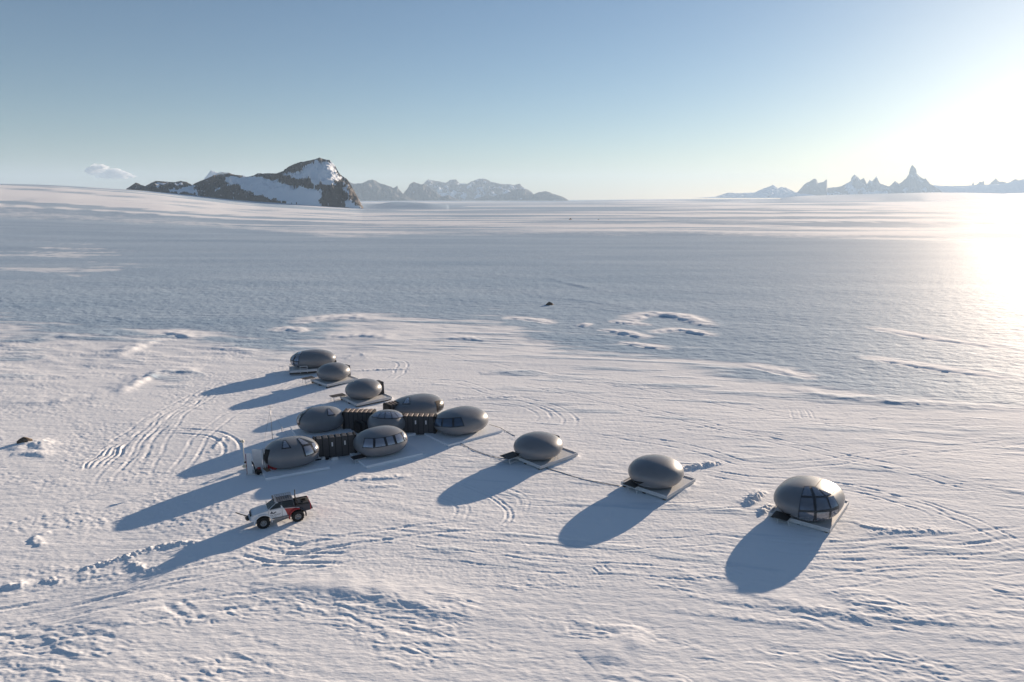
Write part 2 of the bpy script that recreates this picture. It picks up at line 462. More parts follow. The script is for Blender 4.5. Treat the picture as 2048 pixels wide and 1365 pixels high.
    drift([(1900, 1272), (2000, 1284), (2070, 1286)], .08, .3, .9, .3, .4)
    # snow banked against the platforms
    for a, b, h in (((905, 884), (1000, 860), .34), ((742, 930), (850, 908), .3), ((1092, 934), (1156, 912), .25), ((1345, 992), (1392, 968), .2), ((655, 772), (715, 762), .3), ((718, 810), (785, 797), .3), ((560, 944), (670, 922), .28), ((585, 742), (640, 744), .25)):
        drift([a, ((a[0] + b[0]) / 2, (a[1] + b[1]) / 2), b], h, .55, .9, .1, .25)
    drift([(660, 862), (690, 858), (705, 850)], .9, 1.2, 1.2)
    # vehicle tracks
    track([(-80, 1231), (200, 1183), (420, 1140), (620, 1096), (800, 1066), (1000, 1048)], depth=.07)
    track([(-80, 1258), (200, 1208), (440, 1166), (640, 1122), (760, 1102)], depth=.06, brk=.8)
    track([(-80, 1300), (140, 1262), (400, 1212), (620, 1182)], depth=.045, brk=.9)
    track([(-80, 1206), (180, 1165), (330, 1140)], depth=.05, brk=.9)
    track([(480, 1104), (560, 1112), (640, 1116), (700, 1116)], 1.6, .11, .2, .3)
    track([(510, 1092), (570, 1098), (650, 1092), (700, 1084)], 1.6, .1, .2, .4)
    track([(490, 1124), (560, 1112), (640, 1094), (690, 1088)], 1.2, .07)
    track([(550, 1068), (610, 1080), (680, 1086)], depth=.06)
    track([(345, 1206), (370, 1222), (395, 1242)], .9, .05, .2, .2)
    track([(200, 915), (235, 888), (290, 869), (340, 859), (400, 860), (440, 869), (462, 884), (455, 905), (430, 925)], depth=.09, brk=.4)
    for k in range(5):
        o = k * 9
        track([(168 + o, 936 - k * 2), (182 + o, 916), (202 + o, 906 - k), (212 + o, 892 - k * 2), (240 + o, 882 - k * 2)], .9, .1, .16, .2, True)
    for k, (a, b, c, e) in enumerate(((700, 560, 330, 215), (690, 520, 300, 150), (660, 500, 345, 280), (640, 470, 320, 250), (690, 590, 430, 330), (620, 440, 300, 190))):
        track([(a, 700 + k * 3), (b, 738 + k * 5), ((b + c) / 2, 768 + k * 8), (c, 830 + k * 4), (e, 930 + k * 10)], depth=.06, brk=.6)
    track([(430, 806), (470, 790), (520, 786), (545, 792), (530, 806)], depth=.06)
    track([(690, 826), (620, 830), (560, 836), (480, 838)], depth=.05)
    track([(860, 700), (940, 720), (1080, 748), (1250, 780)], depth=.06)
    track([(700, 722), (760, 716), (800, 726), (800, 744), (770, 762)], depth=.07)
    track([(790, 772), (900, 764), (1000, 790), (1100, 812), (1140, 838), (1120, 862)], depth=.06)
    track([(880, 790), (980, 800), (1060, 812), (1090, 836), (1072, 856)], depth=.05)
    track([(905, 965), (960, 985), (1004, 1010), (1016, 1034), (990, 1060)], .45, .07, .16, .4)
    track([(970, 965), (1030, 985), (1050, 1005), (1040, 1030)], .9, .045, .16, .6)
    track([(820, 985), (900, 998), (928, 1022), (910, 1050)], 1.2, .035, .15)
    track([(690, 1062), (800, 1074), (900, 1090), (1040, 1094), (1240, 1110)], depth=.04)
    track([(1000, 760), (1200, 800), (1500, 870), (1800, 940), (2100, 1010)], depth=.06)
    track([(1100, 740), (1400, 800), (1700, 850), (2100, 900)], depth=.06)
    track([(1160, 860), (1400, 900), (1500, 930), (1650, 925), (1800, 905), (2100, 880)], depth=.06)
    track([(1380, 940), (1500, 960), (1700, 975), (1850, 1020), (1890, 1050)], depth=.07)
    track([(1700, 985), (1800, 1000), (1900, 1030), (2060, 1100)], depth=.05)
    track([(1400, 1080), (1600, 1096), (1800, 1090), (1950, 1076), (2100, 1056)], depth=.07)
    track([(1560, 1116), (1750, 1106), (1950, 1094), (2100, 1078)], depth=.06)
    track([(1300, 1106), (1500, 1122), (1700, 1130), (2100, 1132)], depth=.04)
    track([(1240, 880), (1290, 865), (1400, 850), (1600, 842), (2100, 850)], depth=.05)
    track([(1592, 818), (1600, 838)], 1.2, .05, .14, 0); track([(1612, 818), (1624, 838)], .6, .05, .14, 0)
    for a in ([(1040, 840), (1300, 850), (1600, 880), (2100, 950)], [(1150, 800), (1500, 820), (1800, 836), (2100, 840)], [(1400, 790), (1700, 826), (2100, 866)],
              [(1000, 1010), (1100, 1020), (1180, 1024)], [(1180, 1090), (1340, 1086), (1460, 1080)], [(1450, 860), (1700, 890), (2100, 930)], [(1650, 960), (1850, 970), (2100, 990)],
              [(1290, 1010), (1400, 1014), (1520, 1000), (1600, 960)], [(1560, 1180), (1800, 1150), (2100, 1130)], [(880, 900), (960, 890), (1060, 850), (1200, 830)], [(820, 1110), (1000, 1120), (1200, 1140), (1450, 1150)]):
        track(a, 1.7, .045, .14, .9)
    track([(1195, 1132), (1215, 1145)], 1.0, .045, .12, 0)
    # groove along the buried supply cables
    for p in ((( 880, 868), (915, 884), (945, 900), (1000, 917), (1022, 914)), ((1092, 938), (1150, 954), (1236, 971)), ((975, 848), (1005, 860), (1030, 872))):
        rut(gline(p, .5), .035, .1, .3, .3)

build_heights()
def gz(x, y):
    """ground height under a point (nearest vertex)"""
    t = (G.X - x) ** 2 + (G.Y - y) ** 2
    return float(G.Z.flat[int(np.argmin(t))])

def make_ground():
    nr, nc = G.nr, G.nc
    co = np.stack([G.X, G.Y, G.Z], -1).reshape(-1, 3).astype(np.float32)
    i = np.arange(nr - 1)[:, None] * nc; j = np.arange(nc)[None, :]; j2 = (j + 1) % nc
    q = np.stack(np.broadcast_arrays(i + j, i + nc + j, i + nc + j2, i + j2), -1).reshape(-1, 4)[:, ::-1]
    me = bpy.data.meshes.new('snow_ground')
    me.vertices.add(len(co)); me.vertices.foreach_set('co', co.ravel())
    me.loops.add(q.size); me.loops.foreach_set('vertex_index', q.ravel().astype(np.int32))
    me.polygons.add(len(q)); me.polygons.foreach_set('loop_start', np.arange(0, q.size, 4, dtype=np.int32))
    me.update(calc_edges=True)
    me.polygons.foreach_set('use_smooth', np.ones(len(q), bool))
    a = me.attributes.new('ice', 'FLOAT', 'POINT'); a.data.foreach_set('value', G.ice.ravel().astype(np.float32))
    o = bpy.data.objects.new('ground', me); COL.objects.link(o); o['kind'] = 'structure'
    o['label'] = 'wide plain of wind combed snow and blue ice crossed by vehicle tracks'; o['category'] = 'ground'
    m, nt, b = new_mat('snow_and_ice')
    L = nt.links.new; N = nt.nodes.new
    geo = N('ShaderNodeNewGeometry')
    at_ = N('ShaderNodeAttribute'); at_.attribute_name = 'ice'
    def noise(scale, det=3, sc=(1, 1, 1)):
        mp = N('ShaderNodeMapping'); mp.inputs['Scale'].default_value = sc; mp.inputs['Rotation'].default_value = (0, 0, .21)
        L(geo.outputs['Position'], mp.inputs['Vector'])
        n = N('ShaderNodeTexNoise'); n.inputs['Scale'].default_value = scale; n.inputs['Detail'].default_value = det
        L(mp.outputs['Vector'], n.inputs['Vector']); return n.outputs['Fac']
    def math_(op, a, c, clamp=False):
        n = N('ShaderNodeMath'); n.operation = op; n.use_clamp = clamp
        for k, s in enumerate((a, c)):
            if isinstance(s, (int, float)): n.inputs[k].default_value = s
            else: L(s, n.inputs[k])
        return n.outputs[0]
    nf = noise(.35, 5, (.35, 1.4, 1))
    mr = N('ShaderNodeMapRange'); L(math_('ADD', at_.outputs['Fac'], math_('MULTIPLY', math_('SUBTRACT', nf, .5), .9)), mr.inputs['Value'])
    mr.inputs['From Min'].default_value = .25; mr.inputs['From Max'].default_value = .7
    icef = math_('MULTIPLY', mr.outputs['Result'], math_('MINIMUM', math_('MULTIPLY', at_.outputs['Fac'], 4), 1))
    sn = N('ShaderNodeMix'); sn.data_type = 'RGBA'; L(noise(.12, 4, (.5, 1.5, 1)), sn.inputs['Factor'])
    sn.inputs['A'].default_value = SNOW_A; sn.inputs['B'].default_value = SNOW_B
    ic = N('ShaderNodeMix'); ic.data_type = 'RGBA'; L(noise(.03, 7, (.3, 1.7, 1)), ic.inputs['Factor'])
    ic.inputs['A'].default_value = ICE_A; ic.inputs['B'].default_value = ICE_B
    mx = N('ShaderNodeMix'); mx.data_type = 'RGBA'; L(icef, mx.inputs['Factor']); L(sn.outputs['Result'], mx.inputs['A']); L(ic.outputs['Result'], mx.inputs['B'])
    L(mx.outputs['Result'], b.inputs['Base Color'])
    L(math_('SUBTRACT', .88, math_('MULTIPLY', icef, .2)), b.inputs['Roughness'])
    L(math_('SUBTRACT', 1.17, math_('MULTIPLY', icef, .09)), b.inputs['IOR'])
    h = math_('ADD', math_('MULTIPLY', noise(3.2, 4, (.6, 1.3, 1)), .034), math_('MULTIPLY', noise(.7, 4, (.4, 1.7, 1)), .075))
    h2 = math_('ADD', math_('MULTIPLY', noise(1.2, 4, (.8, 1.2, 1)), .12), math_('MULTIPLY', noise(.28, 3, (.7, 1.5, 1)), .25))
    hh = N('ShaderNodeMix'); hh.data_type = 'FLOAT'; L(icef, hh.inputs['Factor']); L(h, hh.inputs['A']); L(h2, hh.inputs['B'])
    bp = N('ShaderNodeBump'); bp.inputs['Strength'].default_value = 1.0; bp.inputs['Distance'].default_value = 1.0
    L(hh.outputs['Result'], bp.inputs['Height']); L(bp.outputs['Normal'], b.inputs['Normal'])
    me.materials.append(m)
    return o
SNOW_A = (.885, .89, .905, 1); SNOW_B = (.925, .925, .93, 1)
ICE_A = (.31, .43, .55, 1); ICE_B = (.57, .66, .74, 1)
make_ground()

# ------------------------------------------------------------------ mountains
def rock_snow_mat(name, rock_a, rock_b, snow, scale):
    m, nt, b = new_mat(name); L = nt.links.new; N = nt.nodes.new
    at_ = N('ShaderNodeAttribute'); at_.attribute_name = 'snow'
    geo = N('ShaderNodeNewGeometry')
    n = N('ShaderNodeTexNoise'); n.inputs['Scale'].default_value = scale; n.inputs['Detail'].default_value = 8; n.inputs['Roughness'].default_value = .65
    L(geo.outputs['Position'], n.inputs['Vector'])
    r = N('ShaderNodeMix'); r.data_type = 'RGBA'; r.inputs['A'].default_value = rock_a + (1,); r.inputs['B'].default_value = rock_b + (1,); L(n.outputs['Fac'], r.inputs['Factor'])
    ad = N('ShaderNodeMath'); ad.operation = 'MULTIPLY_ADD'; L(n.outputs['Fac'], ad.inputs[0]); ad.inputs[1].default_value = .9; L(at_.outputs['Fac'], ad.inputs[2])
    mr = N('ShaderNodeMapRange'); mr.inputs['From Min'].default_value = .86; mr.inputs['From Max'].default_value = 1.0; L(ad.outputs[0], mr.inputs['Value'])
    mx = N('ShaderNodeMix'); mx.data_type = 'RGBA'; L(mr.outputs['Result'], mx.inputs['Factor']); L(r.outputs['Result'], mx.inputs['A']); mx.inputs['B'].default_value = snow + (1,)
    L(mx.outputs['Result'], b.inputs['Base Color']); b.inputs['Roughness'].default_value = .85
    bp = N('ShaderNodeBump'); bp.inputs['Strength'].default_value = .8; bp.inputs['Distance'].default_value = .35 / scale
    n2 = N('ShaderNodeMath'); n2.operation = 'MULTIPLY'; L(n.outputs['Fac'], n2.inputs[0])
    inv = N('ShaderNodeMath'); inv.operation = 'SUBTRACT'; inv.inputs[0].default_value = 1.08; L(mr.outputs['Result'], inv.inputs[1]); L(inv.outputs[0], n2.inputs[1])
    L(n2.outputs[0], bp.inputs['Height']); L(bp.outputs['Normal'], b.inputs['Normal'])
    return m

def mountain(name, label, ridge, base, Yb, thick, mat, snowf, nu=300, nv=70, rough=.16, cell=.35, front=.8, seed=100, jag=0.0, sink=6.0, calm=0.0):
    """ridge, base: skyline and foot; Yb: distance of the foot (number or (px,Y) table); thick: depth of the massif"""
    rx = [p[0] for p in ridge]; ry = [p[1] for p in ridge]; bx = [p[0] for p in base]; by = [p[1] for p in base]
    px = np.linspace(rx[0], rx[-1], nu)
    # keep the corner points of the skyline
    k = np.searchsorted(px, rx[1:-1]); px[np.clip(k, 1, nu - 2)] = rx[1:-1]; px.sort()
    yb = np.full(nu, float(Yb)) if np.isscalar(Yb) else np.interp(px, [p[0] for p in Yb], [p[1] for p in Yb])
    rpy = np.interp(px, rx, ry); bpy_ = np.interp(px, bx, by)
    if jag:
        rpy = rpy + jag * (fbm(px / 4.0, px * 0 + seed, 3, seed))
    hz = np.array([zat(b, y) for b, y in zip(bpy_, yb)])
    hpx = np.maximum(bpy_ - rpy, .3)
    tk = thick * np.clip(hpx / hpx.max(), .12, 1) ** .6
    v = np.linspace(0, 1, nv) ** 1.0
    U, V = np.meshgrid(np.arange(nu), v, indexing='ij')
    YY = yb[:, None] + V * tk[:, None]
    XX = xat(px[:, None], 400.0, YY)
    yc = yb + .5 * tk
    zr = np.array([zat(r, y) for r, y in zip(rpy, yc)])
    rise = np.maximum(zr - hz, .5)[:, None]
    t = np.where(V < .5, V / .5, (1 - V) / .5)
    wid = (XX[-1, nv // 2] - XX[0, nv // 2])
    s = cell * rise.max()
    n = fbm(XX / s, YY / s + seed, 5, seed); n2 = ridged(XX / (s * 1.3), YY / (s * 2.2) + seed, 5, seed + 7)
    base_prof = t ** front
    q0 = proj(XX, YY, hz[:, None] + rise * base_prof)
    sn0 = np.clip(snowf(q0[0], q0[1], t, V, n, n2, t, base_prof), 0, 1) if calm else 0.0
    prof = base_prof + (1 - calm * sn0) * (rough * n + rough * 1.6 * (n2 - .75)) * (t * (1 - t) * 4) ** .7
    prof = np.clip(prof, -.02, 1.0 - .0 * t)
    prof = np.where(np.abs(V - .5) < .5 / nv, 1.0, np.minimum(prof, .995))
    ZZ = hz[:, None] - sink * (1 - np.minimum(1, t * 6)) + rise * prof
    ends = np.clip(np.minimum(np.arange(nu), nu - 1 - np.arange(nu)) / 3.0, 0, 1)[:, None]
    ZZ = hz[:, None] - sink + (ZZ - hz[:, None] + sink) * ends
    ppx, ppy = proj(XX, YY, ZZ)
    sl = np.gradient(ZZ, axis=1) / np.maximum(np.gradient(YY, axis=1), .1)
    snow = snowf(ppx, ppy, t, V, n, n2, np.abs(sl), prof)
    me = bpy.data.meshes.new(name)
    co = np.stack([XX, YY, ZZ], -1).reshape(-1, 3)
    i = np.arange(nu - 1)[:, None] * nv; j = np.arange(nv - 1)[None, :]
    q = np.stack(np.broadcast_arrays(i + j, i + nv + j, i + nv + j + 1, i + j + 1), -1).reshape(-1, 4)
    me.from_pydata(co.tolist(), [], q.tolist())
    a = me.attributes.new('snow', 'FLOAT', 'POINT'); a.data.foreach_set('value', snow.astype(np.float32).ravel())
    me.polygons.foreach_set('use_smooth', [True] * len(me.polygons))
    me.materials.append(mat); me.update()
    o = bpy.data.objects.new(name, me); COL.objects.link(o)
    o['kind'] = 'structure'; o['label'] = label; o['category'] = 'mountain'
    return o

NUN = rock_snow_mat('nunatak_rock', (.025, .021, .019), (.13, .1, .078), (.8, .83, .87), .05)
RNG = rock_snow_mat('range_rock', (.05, .05, .055), (.13, .12, .115), (.78, .81, .86), .012)
def zc2(pts): return [(160 + x * .293, 300 + y * .293) for x, y in pts]
def zc3(pts): return [(660 + x * .26367, 330 + y * .26367) for x, y in pts]
def zc4(pts): return [(1400 + x * .31641, 310 + y * .31641) for x, y in pts]

nun_ridge = zc2([(315, 272), (345, 255), (395, 222), (430, 240), (455, 248), (480, 235), (530, 212), (620, 218), (660, 220), (700, 212), (740, 220), (775, 240), (800, 226), (860, 200), (940, 172), (1040, 158), (1075, 172), (1110, 170), (1155, 182), (1200, 175), (1225, 160), (1340, 160), (1400, 140), (1440, 115), (1500, 80), (1560, 76), (1600, 70), (1650, 54), (1690, 61), (1720, 70), (1755, 110), (1775, 148), (1800, 178), (1830, 200), (1850, 230), (1890, 310), (1915, 360), (1940, 410)])
nun_base = zc2([(315, 274), (500, 292), (700, 318), (800, 330), (960, 350), (1160, 357), (1440, 372), (1640, 392), (1790, 402), (1940, 412)])
snow_polys = [zc2(p) for p in (
    [(1385, 172), (1500, 150), (1540, 112), (1600, 84), (1690, 66), (1735, 95), (1772, 180), (1745, 212), (1740, 236), (1650, 236), (1560, 208), (1500, 186)],
    [(985, 192), (1060, 182), (1200, 180), (1320, 202), (1400, 240), (1530, 255), (1640, 272), (1648, 384), (1480, 374), (1300, 328), (1200, 302), (1130, 272), (1070, 232), (1010, 242)],
    [(590, 266), (640, 262), (700, 262), (780, 240), (795, 312), (740, 288), (690, 292), (620, 288)],
    [(500, 246), (530, 222), (600, 224), (590, 236), (530, 242)],
    [(640, 230), (690, 225), (680, 240)],
    [(1795, 190), (1822, 235), (1840, 330), (1825, 330), (1800, 230)],
    [(1832, 340), (1880, 372), (1940, 408), (1790, 402)],
    [(920, 276), (965, 245), (960, 270)])]
def nun_snow(px, py, t, V, n, n2, sl, prof):
    wxp = px + 2.2 * n + 8 * fbm(px / 16, py / 11, 4, 160); wyp = py + 1.6 * (n2 - .7) * 3 + 4 * fbm(px / 13, py / 9, 3, 165)
    s = np.zeros(px.shape)
    for p in snow_polys: s = np.where(inpoly(wxp, wyp, p), 1.0, s)
    s = np.where(V > .52, .55 + .4 * n, s)
    spk = sstep(.25, .5, fbm(px / 5.0, py / 4.0, 3, 150)) * .45
    return np.clip(s * .9 + (1 - s) * spk, 0, 1) 
mountain('snowy_mountain', 'dark brown rocky mountain with snowfields standing in the snow plain on the left', nun_ridge, nun_base,
         [(250, 2300), (400, 2250), (520, 2210), (610, 2180), (725, 2150)], 520, NUN, nun_snow, 560, 130, .22, .26, .62, 100, .35, calm=.85)

def rs(amount, hi=.2):
    def f(px, py, t, V, n, n2, sl, prof):
        return np.clip(amount + .35 * n + hi * (.5 - t), 0, 1)
    return f
fp_ridge = zc2([(850, 210), (865, 190), (890, 160), (912, 134), (935, 142), (960, 153), (990, 148), (1025, 150), (1060, 162), (1100, 190)])
mountain('far_peak', 'small pale snowy summit peeping over the ridge of the rocky mountain', fp_ridge, [(400, 396), (490, 396)], 7000, 1500, RNG, rs(.62), 80, 40, .12, .5, .9, 110)
back = zc3([(560, 272), (620, 200), (700, 150), (715, 138), (752, 107), (760, 112), (800, 120), (850, 127), (880, 134), (915, 114), (940, 110), (960, 110), (985, 140), (1040, 142), (1070, 125), (1130, 105), (1170, 103), (1220, 122), (1290, 145), (1350, 142), (1400, 152), (1440, 142), (1460, 165), (1530, 205), (1560, 240), (1600, 272)])
mountain('mountain_range', 'pale snow streaked massif at the back of the middle mountain range', back, [(790, 402), (1090, 401)], 11500, 2600, RNG, rs(.36), 300, 60, .2, .4, .8, 120, .3)
left = zc3([(80, 272), (120, 150), (150, 122), (185, 138), (250, 135), (290, 115), (330, 107), (370, 130), (420, 150), (470, 165), (480, 175), (515, 158), (522, 180), (560, 225), (620, 262), (680, 274)])
mountain('mountain_range', 'dark blue rocky ridge just right of the near rocky mountain', left, [(680, 403), (845, 403)], 8600, 1500, RNG, rs(.12), 200, 50, .2, .4, .75, 130, .3)
mid = zc3([(500, 272), (560, 215), (600, 165), (605, 150), (640, 127), (690, 148), (720, 146), (760, 165), (800, 205), (850, 240), (900, 228), (940, 250), (1000, 273)])
mountain('mountain_range', 'dark craggy block in front of the snow streaked massif', mid, [(790, 403), (930, 402)], 9400, 1300, RNG, rs(.1), 200, 50, .2, .4, .75, 140, .3)
low = zc3([(1000, 274), (1080, 262), (1190, 232), (1240, 240), (1310, 225), (1390, 192), (1440, 178), (1480, 186), (1530, 215), (1545, 222), (1590, 205), (1640, 199), (1700, 221), (1760, 240), (1790, 256), (1815, 272)])
mountain('mountain_range', 'low dark hills at the right end of the middle mountain range', low, [(920, 402), (1140, 401)], 10200, 1200, RNG, rs(.12), 200, 50, .18, .4, .75, 150, .2)
# the spires on the right
r1 = zc4([(-40, 280), (0, 271), (100, 264), (150, 247), (180, 238), (220, 242), (340, 238), (400, 210), (430, 200), (455, 188), (490, 210), (505, 202), (540, 208), (600, 236), (700, 250), (800, 270)])
mountain('mountain_range', 'low snowy shoulder at the left end of the spire range', r1, [(1380, 396), (1660, 396)], 12500, 1800, RNG, rs(.72, 0), 200, 50, .14, .4, .9, 160)
r2 = zc4([(590, 262), (610, 235), (630, 212), (650, 185), (680, 168), (710, 150), (722, 152), (735, 176), (770, 170), (790, 152), (797, 206), (806, 258)])
mountain('rock_tower', 'flat topped twin rock block in the spire range', r2, [(1580, 395), (1660, 394)], 12900, 700, RNG, rs(.15), 200, 50, .12, .4, .55, 170, .3)
r3 = zc4([(780, 268), (800, 208), (850, 204), (890, 195), (915, 180), (940, 162), (945, 137), (960, 121), (980, 136), (1000, 155), (1020, 142), (1045, 182), (1060, 155), (1075, 165), (1100, 136), (1125, 180), (1160, 190), (1200, 205), (1240, 266)])
mountain('rock_tower', 'jagged double peak between the twin block and the tall spire', r3, [(1640, 395), (1800, 393)], 12900, 1200, RNG, rs(.42), 260, 50, .14, .4, .6, 180, .3)
r4 = zc4([(1140, 266), (1180, 205), (1205, 180), (1220, 164), (1245, 182), (1270, 162), (1290, 142), (1300, 125), (1303, 90), (1310, 68), (1318, 61), (1330, 74), (1345, 90), (1350, 118), (1375, 138), (1400, 150), (1410, 148), (1440, 182), (1500, 215), (1560, 266)])
mountain('rock_spire', 'tall needle of rock rising highest on the right horizon', r4, [(1760, 394), (1900, 392)], 13200, 1000, RNG, rs(.3), 300, 50, .12, .4, .55, 190, .3)
r5 = zc4([(1380, 266), (1440, 190), (1540, 195), (1640, 195), (1760, 189), (1830, 186), (1900, 182), (1970, 165), (2040, 150), (2200, 130), (2400, 150), (2600, 240)])
mountain('mountain_range', 'long pale snow saddle running right from the tall spire', r5, [(1830, 392), (2240, 386)], 14000, 1800, RNG, rs(.85, 0), 240, 50, .1, .4, .8, 200)
r6 = zc4([(1700, 215), (1706, 185), (1711, 169), (1720, 190), (1735, 188), (1748, 172), (1757, 168), (1765, 172), (1778, 164), (1785, 190), (1812, 188), (1835, 162), (1850, 144), (1862, 160), (1872, 169), (1900, 167), (1930, 180), (1975, 149), (2010, 170), (2060, 215)])
mountain('rock_spire', 'tiny far spires poking above the pale snow saddle', r6, [(1935, 384), (2060, 382)], 15400, 700, RNG, rs(.1), 240, 30, .1, .4, .6, 210, .3)

# ------------------------------------------------------------------ boulders
def boulder(name, label, px, py, dims, seed, mat=ROCK_B, rz=0.0, group=None, dz=0.0):
    x, y = at(px, py)
    bm = bmesh.new(); bmesh.ops.create_icosphere(bm, subdivisions=4, radius=1)
    for v in bm.verts:
        p = v.co; a = np.array([p.x * 1.7 + seed]), np.array([p.y * 1.7 + p.z * 1.3])
        k = 1 + .3 * float(fbm(*a, 3, seed)[0])
        q = p * k
        for nx, ny, nz, c in ((.6, .2, .77, .72), (-.7, .3, .6, .7), (.2, -.9, .35, .75), (-.3, -.6, .74, .74), (.8, -.5, .2, .8)):
            n = Vector((nx, ny, nz)).normalized(); e = q.dot(n) - c
            if e > 0: q = q - n * e * .85
        v.co = Vector((q.x * dims[0], q.y * dims[1], max(-.3, q.z) * dims[2]))
    me = bpy.data.meshes.new(name); bm.to_mesh(me); bm.free(); me.materials.append(mat)
    o = bpy.data.objects.new(name, me); COL.objects.link(o)
    o.location = (x, y, gz(x, y) + dz); o.rotation_euler = (0, 0, rz)
    tag(o, label, 'rock', group); return o
boulder('boulder', 'brown boulder half buried in a snow mound at far left', 49, 882, (.95, .6, .6), 3, rz=.35, dz=.0)
boulder('boulder', 'dark boulder alone on the blue ice in the middle distance', 1099, 610, (1.25, .9, .95), 5, rz=.2)
boulder('boulder', 'small dark boulder far off on the snow below the gap in the mountains', 1141, 438, (2.6, 2.0, 2.4), 7)
boulder('boulder', 'tiny dark stone right of the far boulder on the distant snow', 1197, 438.5, (1.0, .8, .8), 9)

# ------------------------------------------------------------------ cables on the snow
def cable(label, pix, ends=None):
    P = gline(pix, .8)
    pts = []
    for i, p in enumerate(P):
        pts.append((p[0] + .12 * math.sin(i * .9), p[1] + .1 * math.sin(i * .53 + 1), max(gz(p[0], p[1]), -.05) + .035))
    tag(MB().tube(pts, .028, 6).build('power_cable', CABLE, smooth=True), label, 'cable', 'cables lying on the snow')
cable('thin black cable on the snow from the three window pod to the first single pod', [(880, 868), (915, 884), (937, 895), (945, 901), (1000, 918), (1024, 917)])
cable('thin black cable on the snow between the two windowless egg pods on the right', [(1090, 937), (1120, 946), (1150, 954), (1200, 965), (1238, 972)])
cable('short black cable behind the three window pod to the first single pod', [(978, 850), (1000, 858), (1015, 865), (1032, 873)])

# ------------------------------------------------------------------ sky, sun, air, camera
def make_world():
    w = bpy.data.worlds.new('World'); scene.world = w; w.use_nodes = True
    nt = w.node_tree; bg = nt.nodes['Background']
    s = nt.nodes.new('ShaderNodeTexSky'); s.sky_type = 'NISHITA'; s.sun_disc = False
    s.sun_elevation = SUN_EL; s.sun_rotation = SUN_AZ
    s.altitude = 400; s.air_density = SKY[0]; s.dust_density = SKY[1]; s.ozone_density = SKY[2]
    nt.links.new(s.outputs[0], bg.inputs['Color']); bg.inputs['Strength'].default_value = SKY[3]
SKY = (1.0, .36, 3.2, .05)
EXPO = 0.95
SUNS = 5.0
make_world()
ld = bpy.data.lights.new('sun', 'SUN'); ld.energy = SUNS; ld.angle = math.radians(.5); ld.color = (1, .81, .63)
lo = bpy.data.objects.new('sun', ld); COL.objects.link(lo)
sdir = Vector((math.sin(SUN_AZ) * math.cos(SUN_EL), math.cos(SUN_AZ) * math.cos(SUN_EL), math.sin(SUN_EL)))
lo.rotation_euler = (-sdir).to_track_quat('-Z', 'Y').to_euler(); lo.location = sdir * 100 + Vector((0, 0, 50))

def make_haze():
    mb = MB(); mb.box((0, 0, 345 - 15), (41500, 41500, 740))
    m = bpy.data.materials.new('air'); m.use_nodes = True; nt = m.node_tree
    nt.nodes.remove(nt.nodes['Principled BSDF'])
    v = nt.nodes.new('ShaderNodeVolumePrincipled')
    v.inputs['Color'].default_value = HAZE[1]; v.inputs['Density'].default_value = HAZE[0]; v.inputs['Anisotropy'].default_value = HAZE[2]
    nt.links.new(v.outputs[0], nt.nodes['Material Output'].inputs['Volume'])
    o = mb.build('haze', m); o['kind'] = 'stuff'; o['label'] = 'thin pale air haze over the ice sheet'; o['category'] = 'haze'
HAZE = (5.6e-5, (.61, .785, .97, 1), .14)
make_haze()

def make_cloud():
    Y = 22500.0; x = xat(225, 347, Y); z = zat(347, Y)
    bm = bmesh.new(); bmesh.ops.create_icosphere(bm, subdivisions=5, radius=1)
    k = Y / F
    for v in bm.verts:
        p = v.co
        n = float(fbm(np.array([p.x * 1.6 + 3]), np.array([p.y * 1.4 + p.z * 2.1]), 4, 61)[0])
        r = 1 + .3 * n
        th = np.interp(p.x, [-1, -.5, 0, 1], [1.1, 1.3, .85, .35])
        v.co = Vector((p.x * 48 * k * (1 + .1 * n), p.y * 20 * k * r, (p.z * 12 * r * th - p.x * 6.5) * k))
    me = bpy.data.meshes.new('cloud'); bm.to_mesh(me); bm.free()
    m = bpy.data.materials.new('cloud_vapour'); m.use_nodes = True; nt = m.node_tree
    nt.nodes.remove(nt.nodes['Principled BSDF'])
    v = nt.nodes.new('ShaderNodeVolumePrincipled'); v.inputs['Color'].default_value = (.98, .98, .98, 1); v.inputs['Anisotropy'].default_value = .2
    tc = nt.nodes.new('ShaderNodeTexCoord'); n = nt.nodes.new('ShaderNodeTexNoise'); n.inputs['Scale'].default_value = .0055; n.inputs['Detail'].default_value = 7
    mp = nt.nodes.new('ShaderNodeMapping'); mp.inputs['Scale'].default_value = (.6, .6, 1.5)
    nt.links.new(tc.outputs['Object'], mp.inputs['Vector']); nt.links.new(mp.outputs['Vector'], n.inputs['Vector'])
    r = nt.nodes.new('ShaderNodeMapRange'); r.inputs['From Min'].default_value = .44; r.inputs['From Max'].default_value = .66; r.inputs['To Max'].default_value = .04
    nt.links.new(n.outputs['Fac'], r.inputs['Value']); nt.links.new(r.outputs['Result'], v.inputs['Density'])
    nt.links.new(v.outputs[0], nt.nodes['Material Output'].inputs['Volume'])
    me.materials.append(m)
    o = bpy.data.objects.new('cloud', me); COL.objects.link(o); o.location = (x, Y, z)
    tag(o, 'single small wisp of cloud above the snow slope on the left', 'cloud')
make_cloud()

cam = bpy.data.cameras.new('camera'); cam.lens = 24.0; cam.sensor_width = 36.0; cam.clip_start = .5; cam.clip_end = 80000
co = bpy.data.objects.new('camera', cam); COL.objects.link(co); co.location = (0, 0, HC)
co.rotation_euler = (math.radians(90) - PITCH, 0, 0); scene.camera = co
scene.view_settings.view_transform = 'Standard'; scene.view_settings.look = 'None'; scene.view_settings.gamma = 1; scene.view_settings.use_curve_mapping = False
scene.view_settings.exposure = EXPO
scene.render.engine = 'CYCLES'
scene.cycles.use_denoising = True
scene.cycles.volume_bounces = 3
scene.cycles.max_bounces = 6

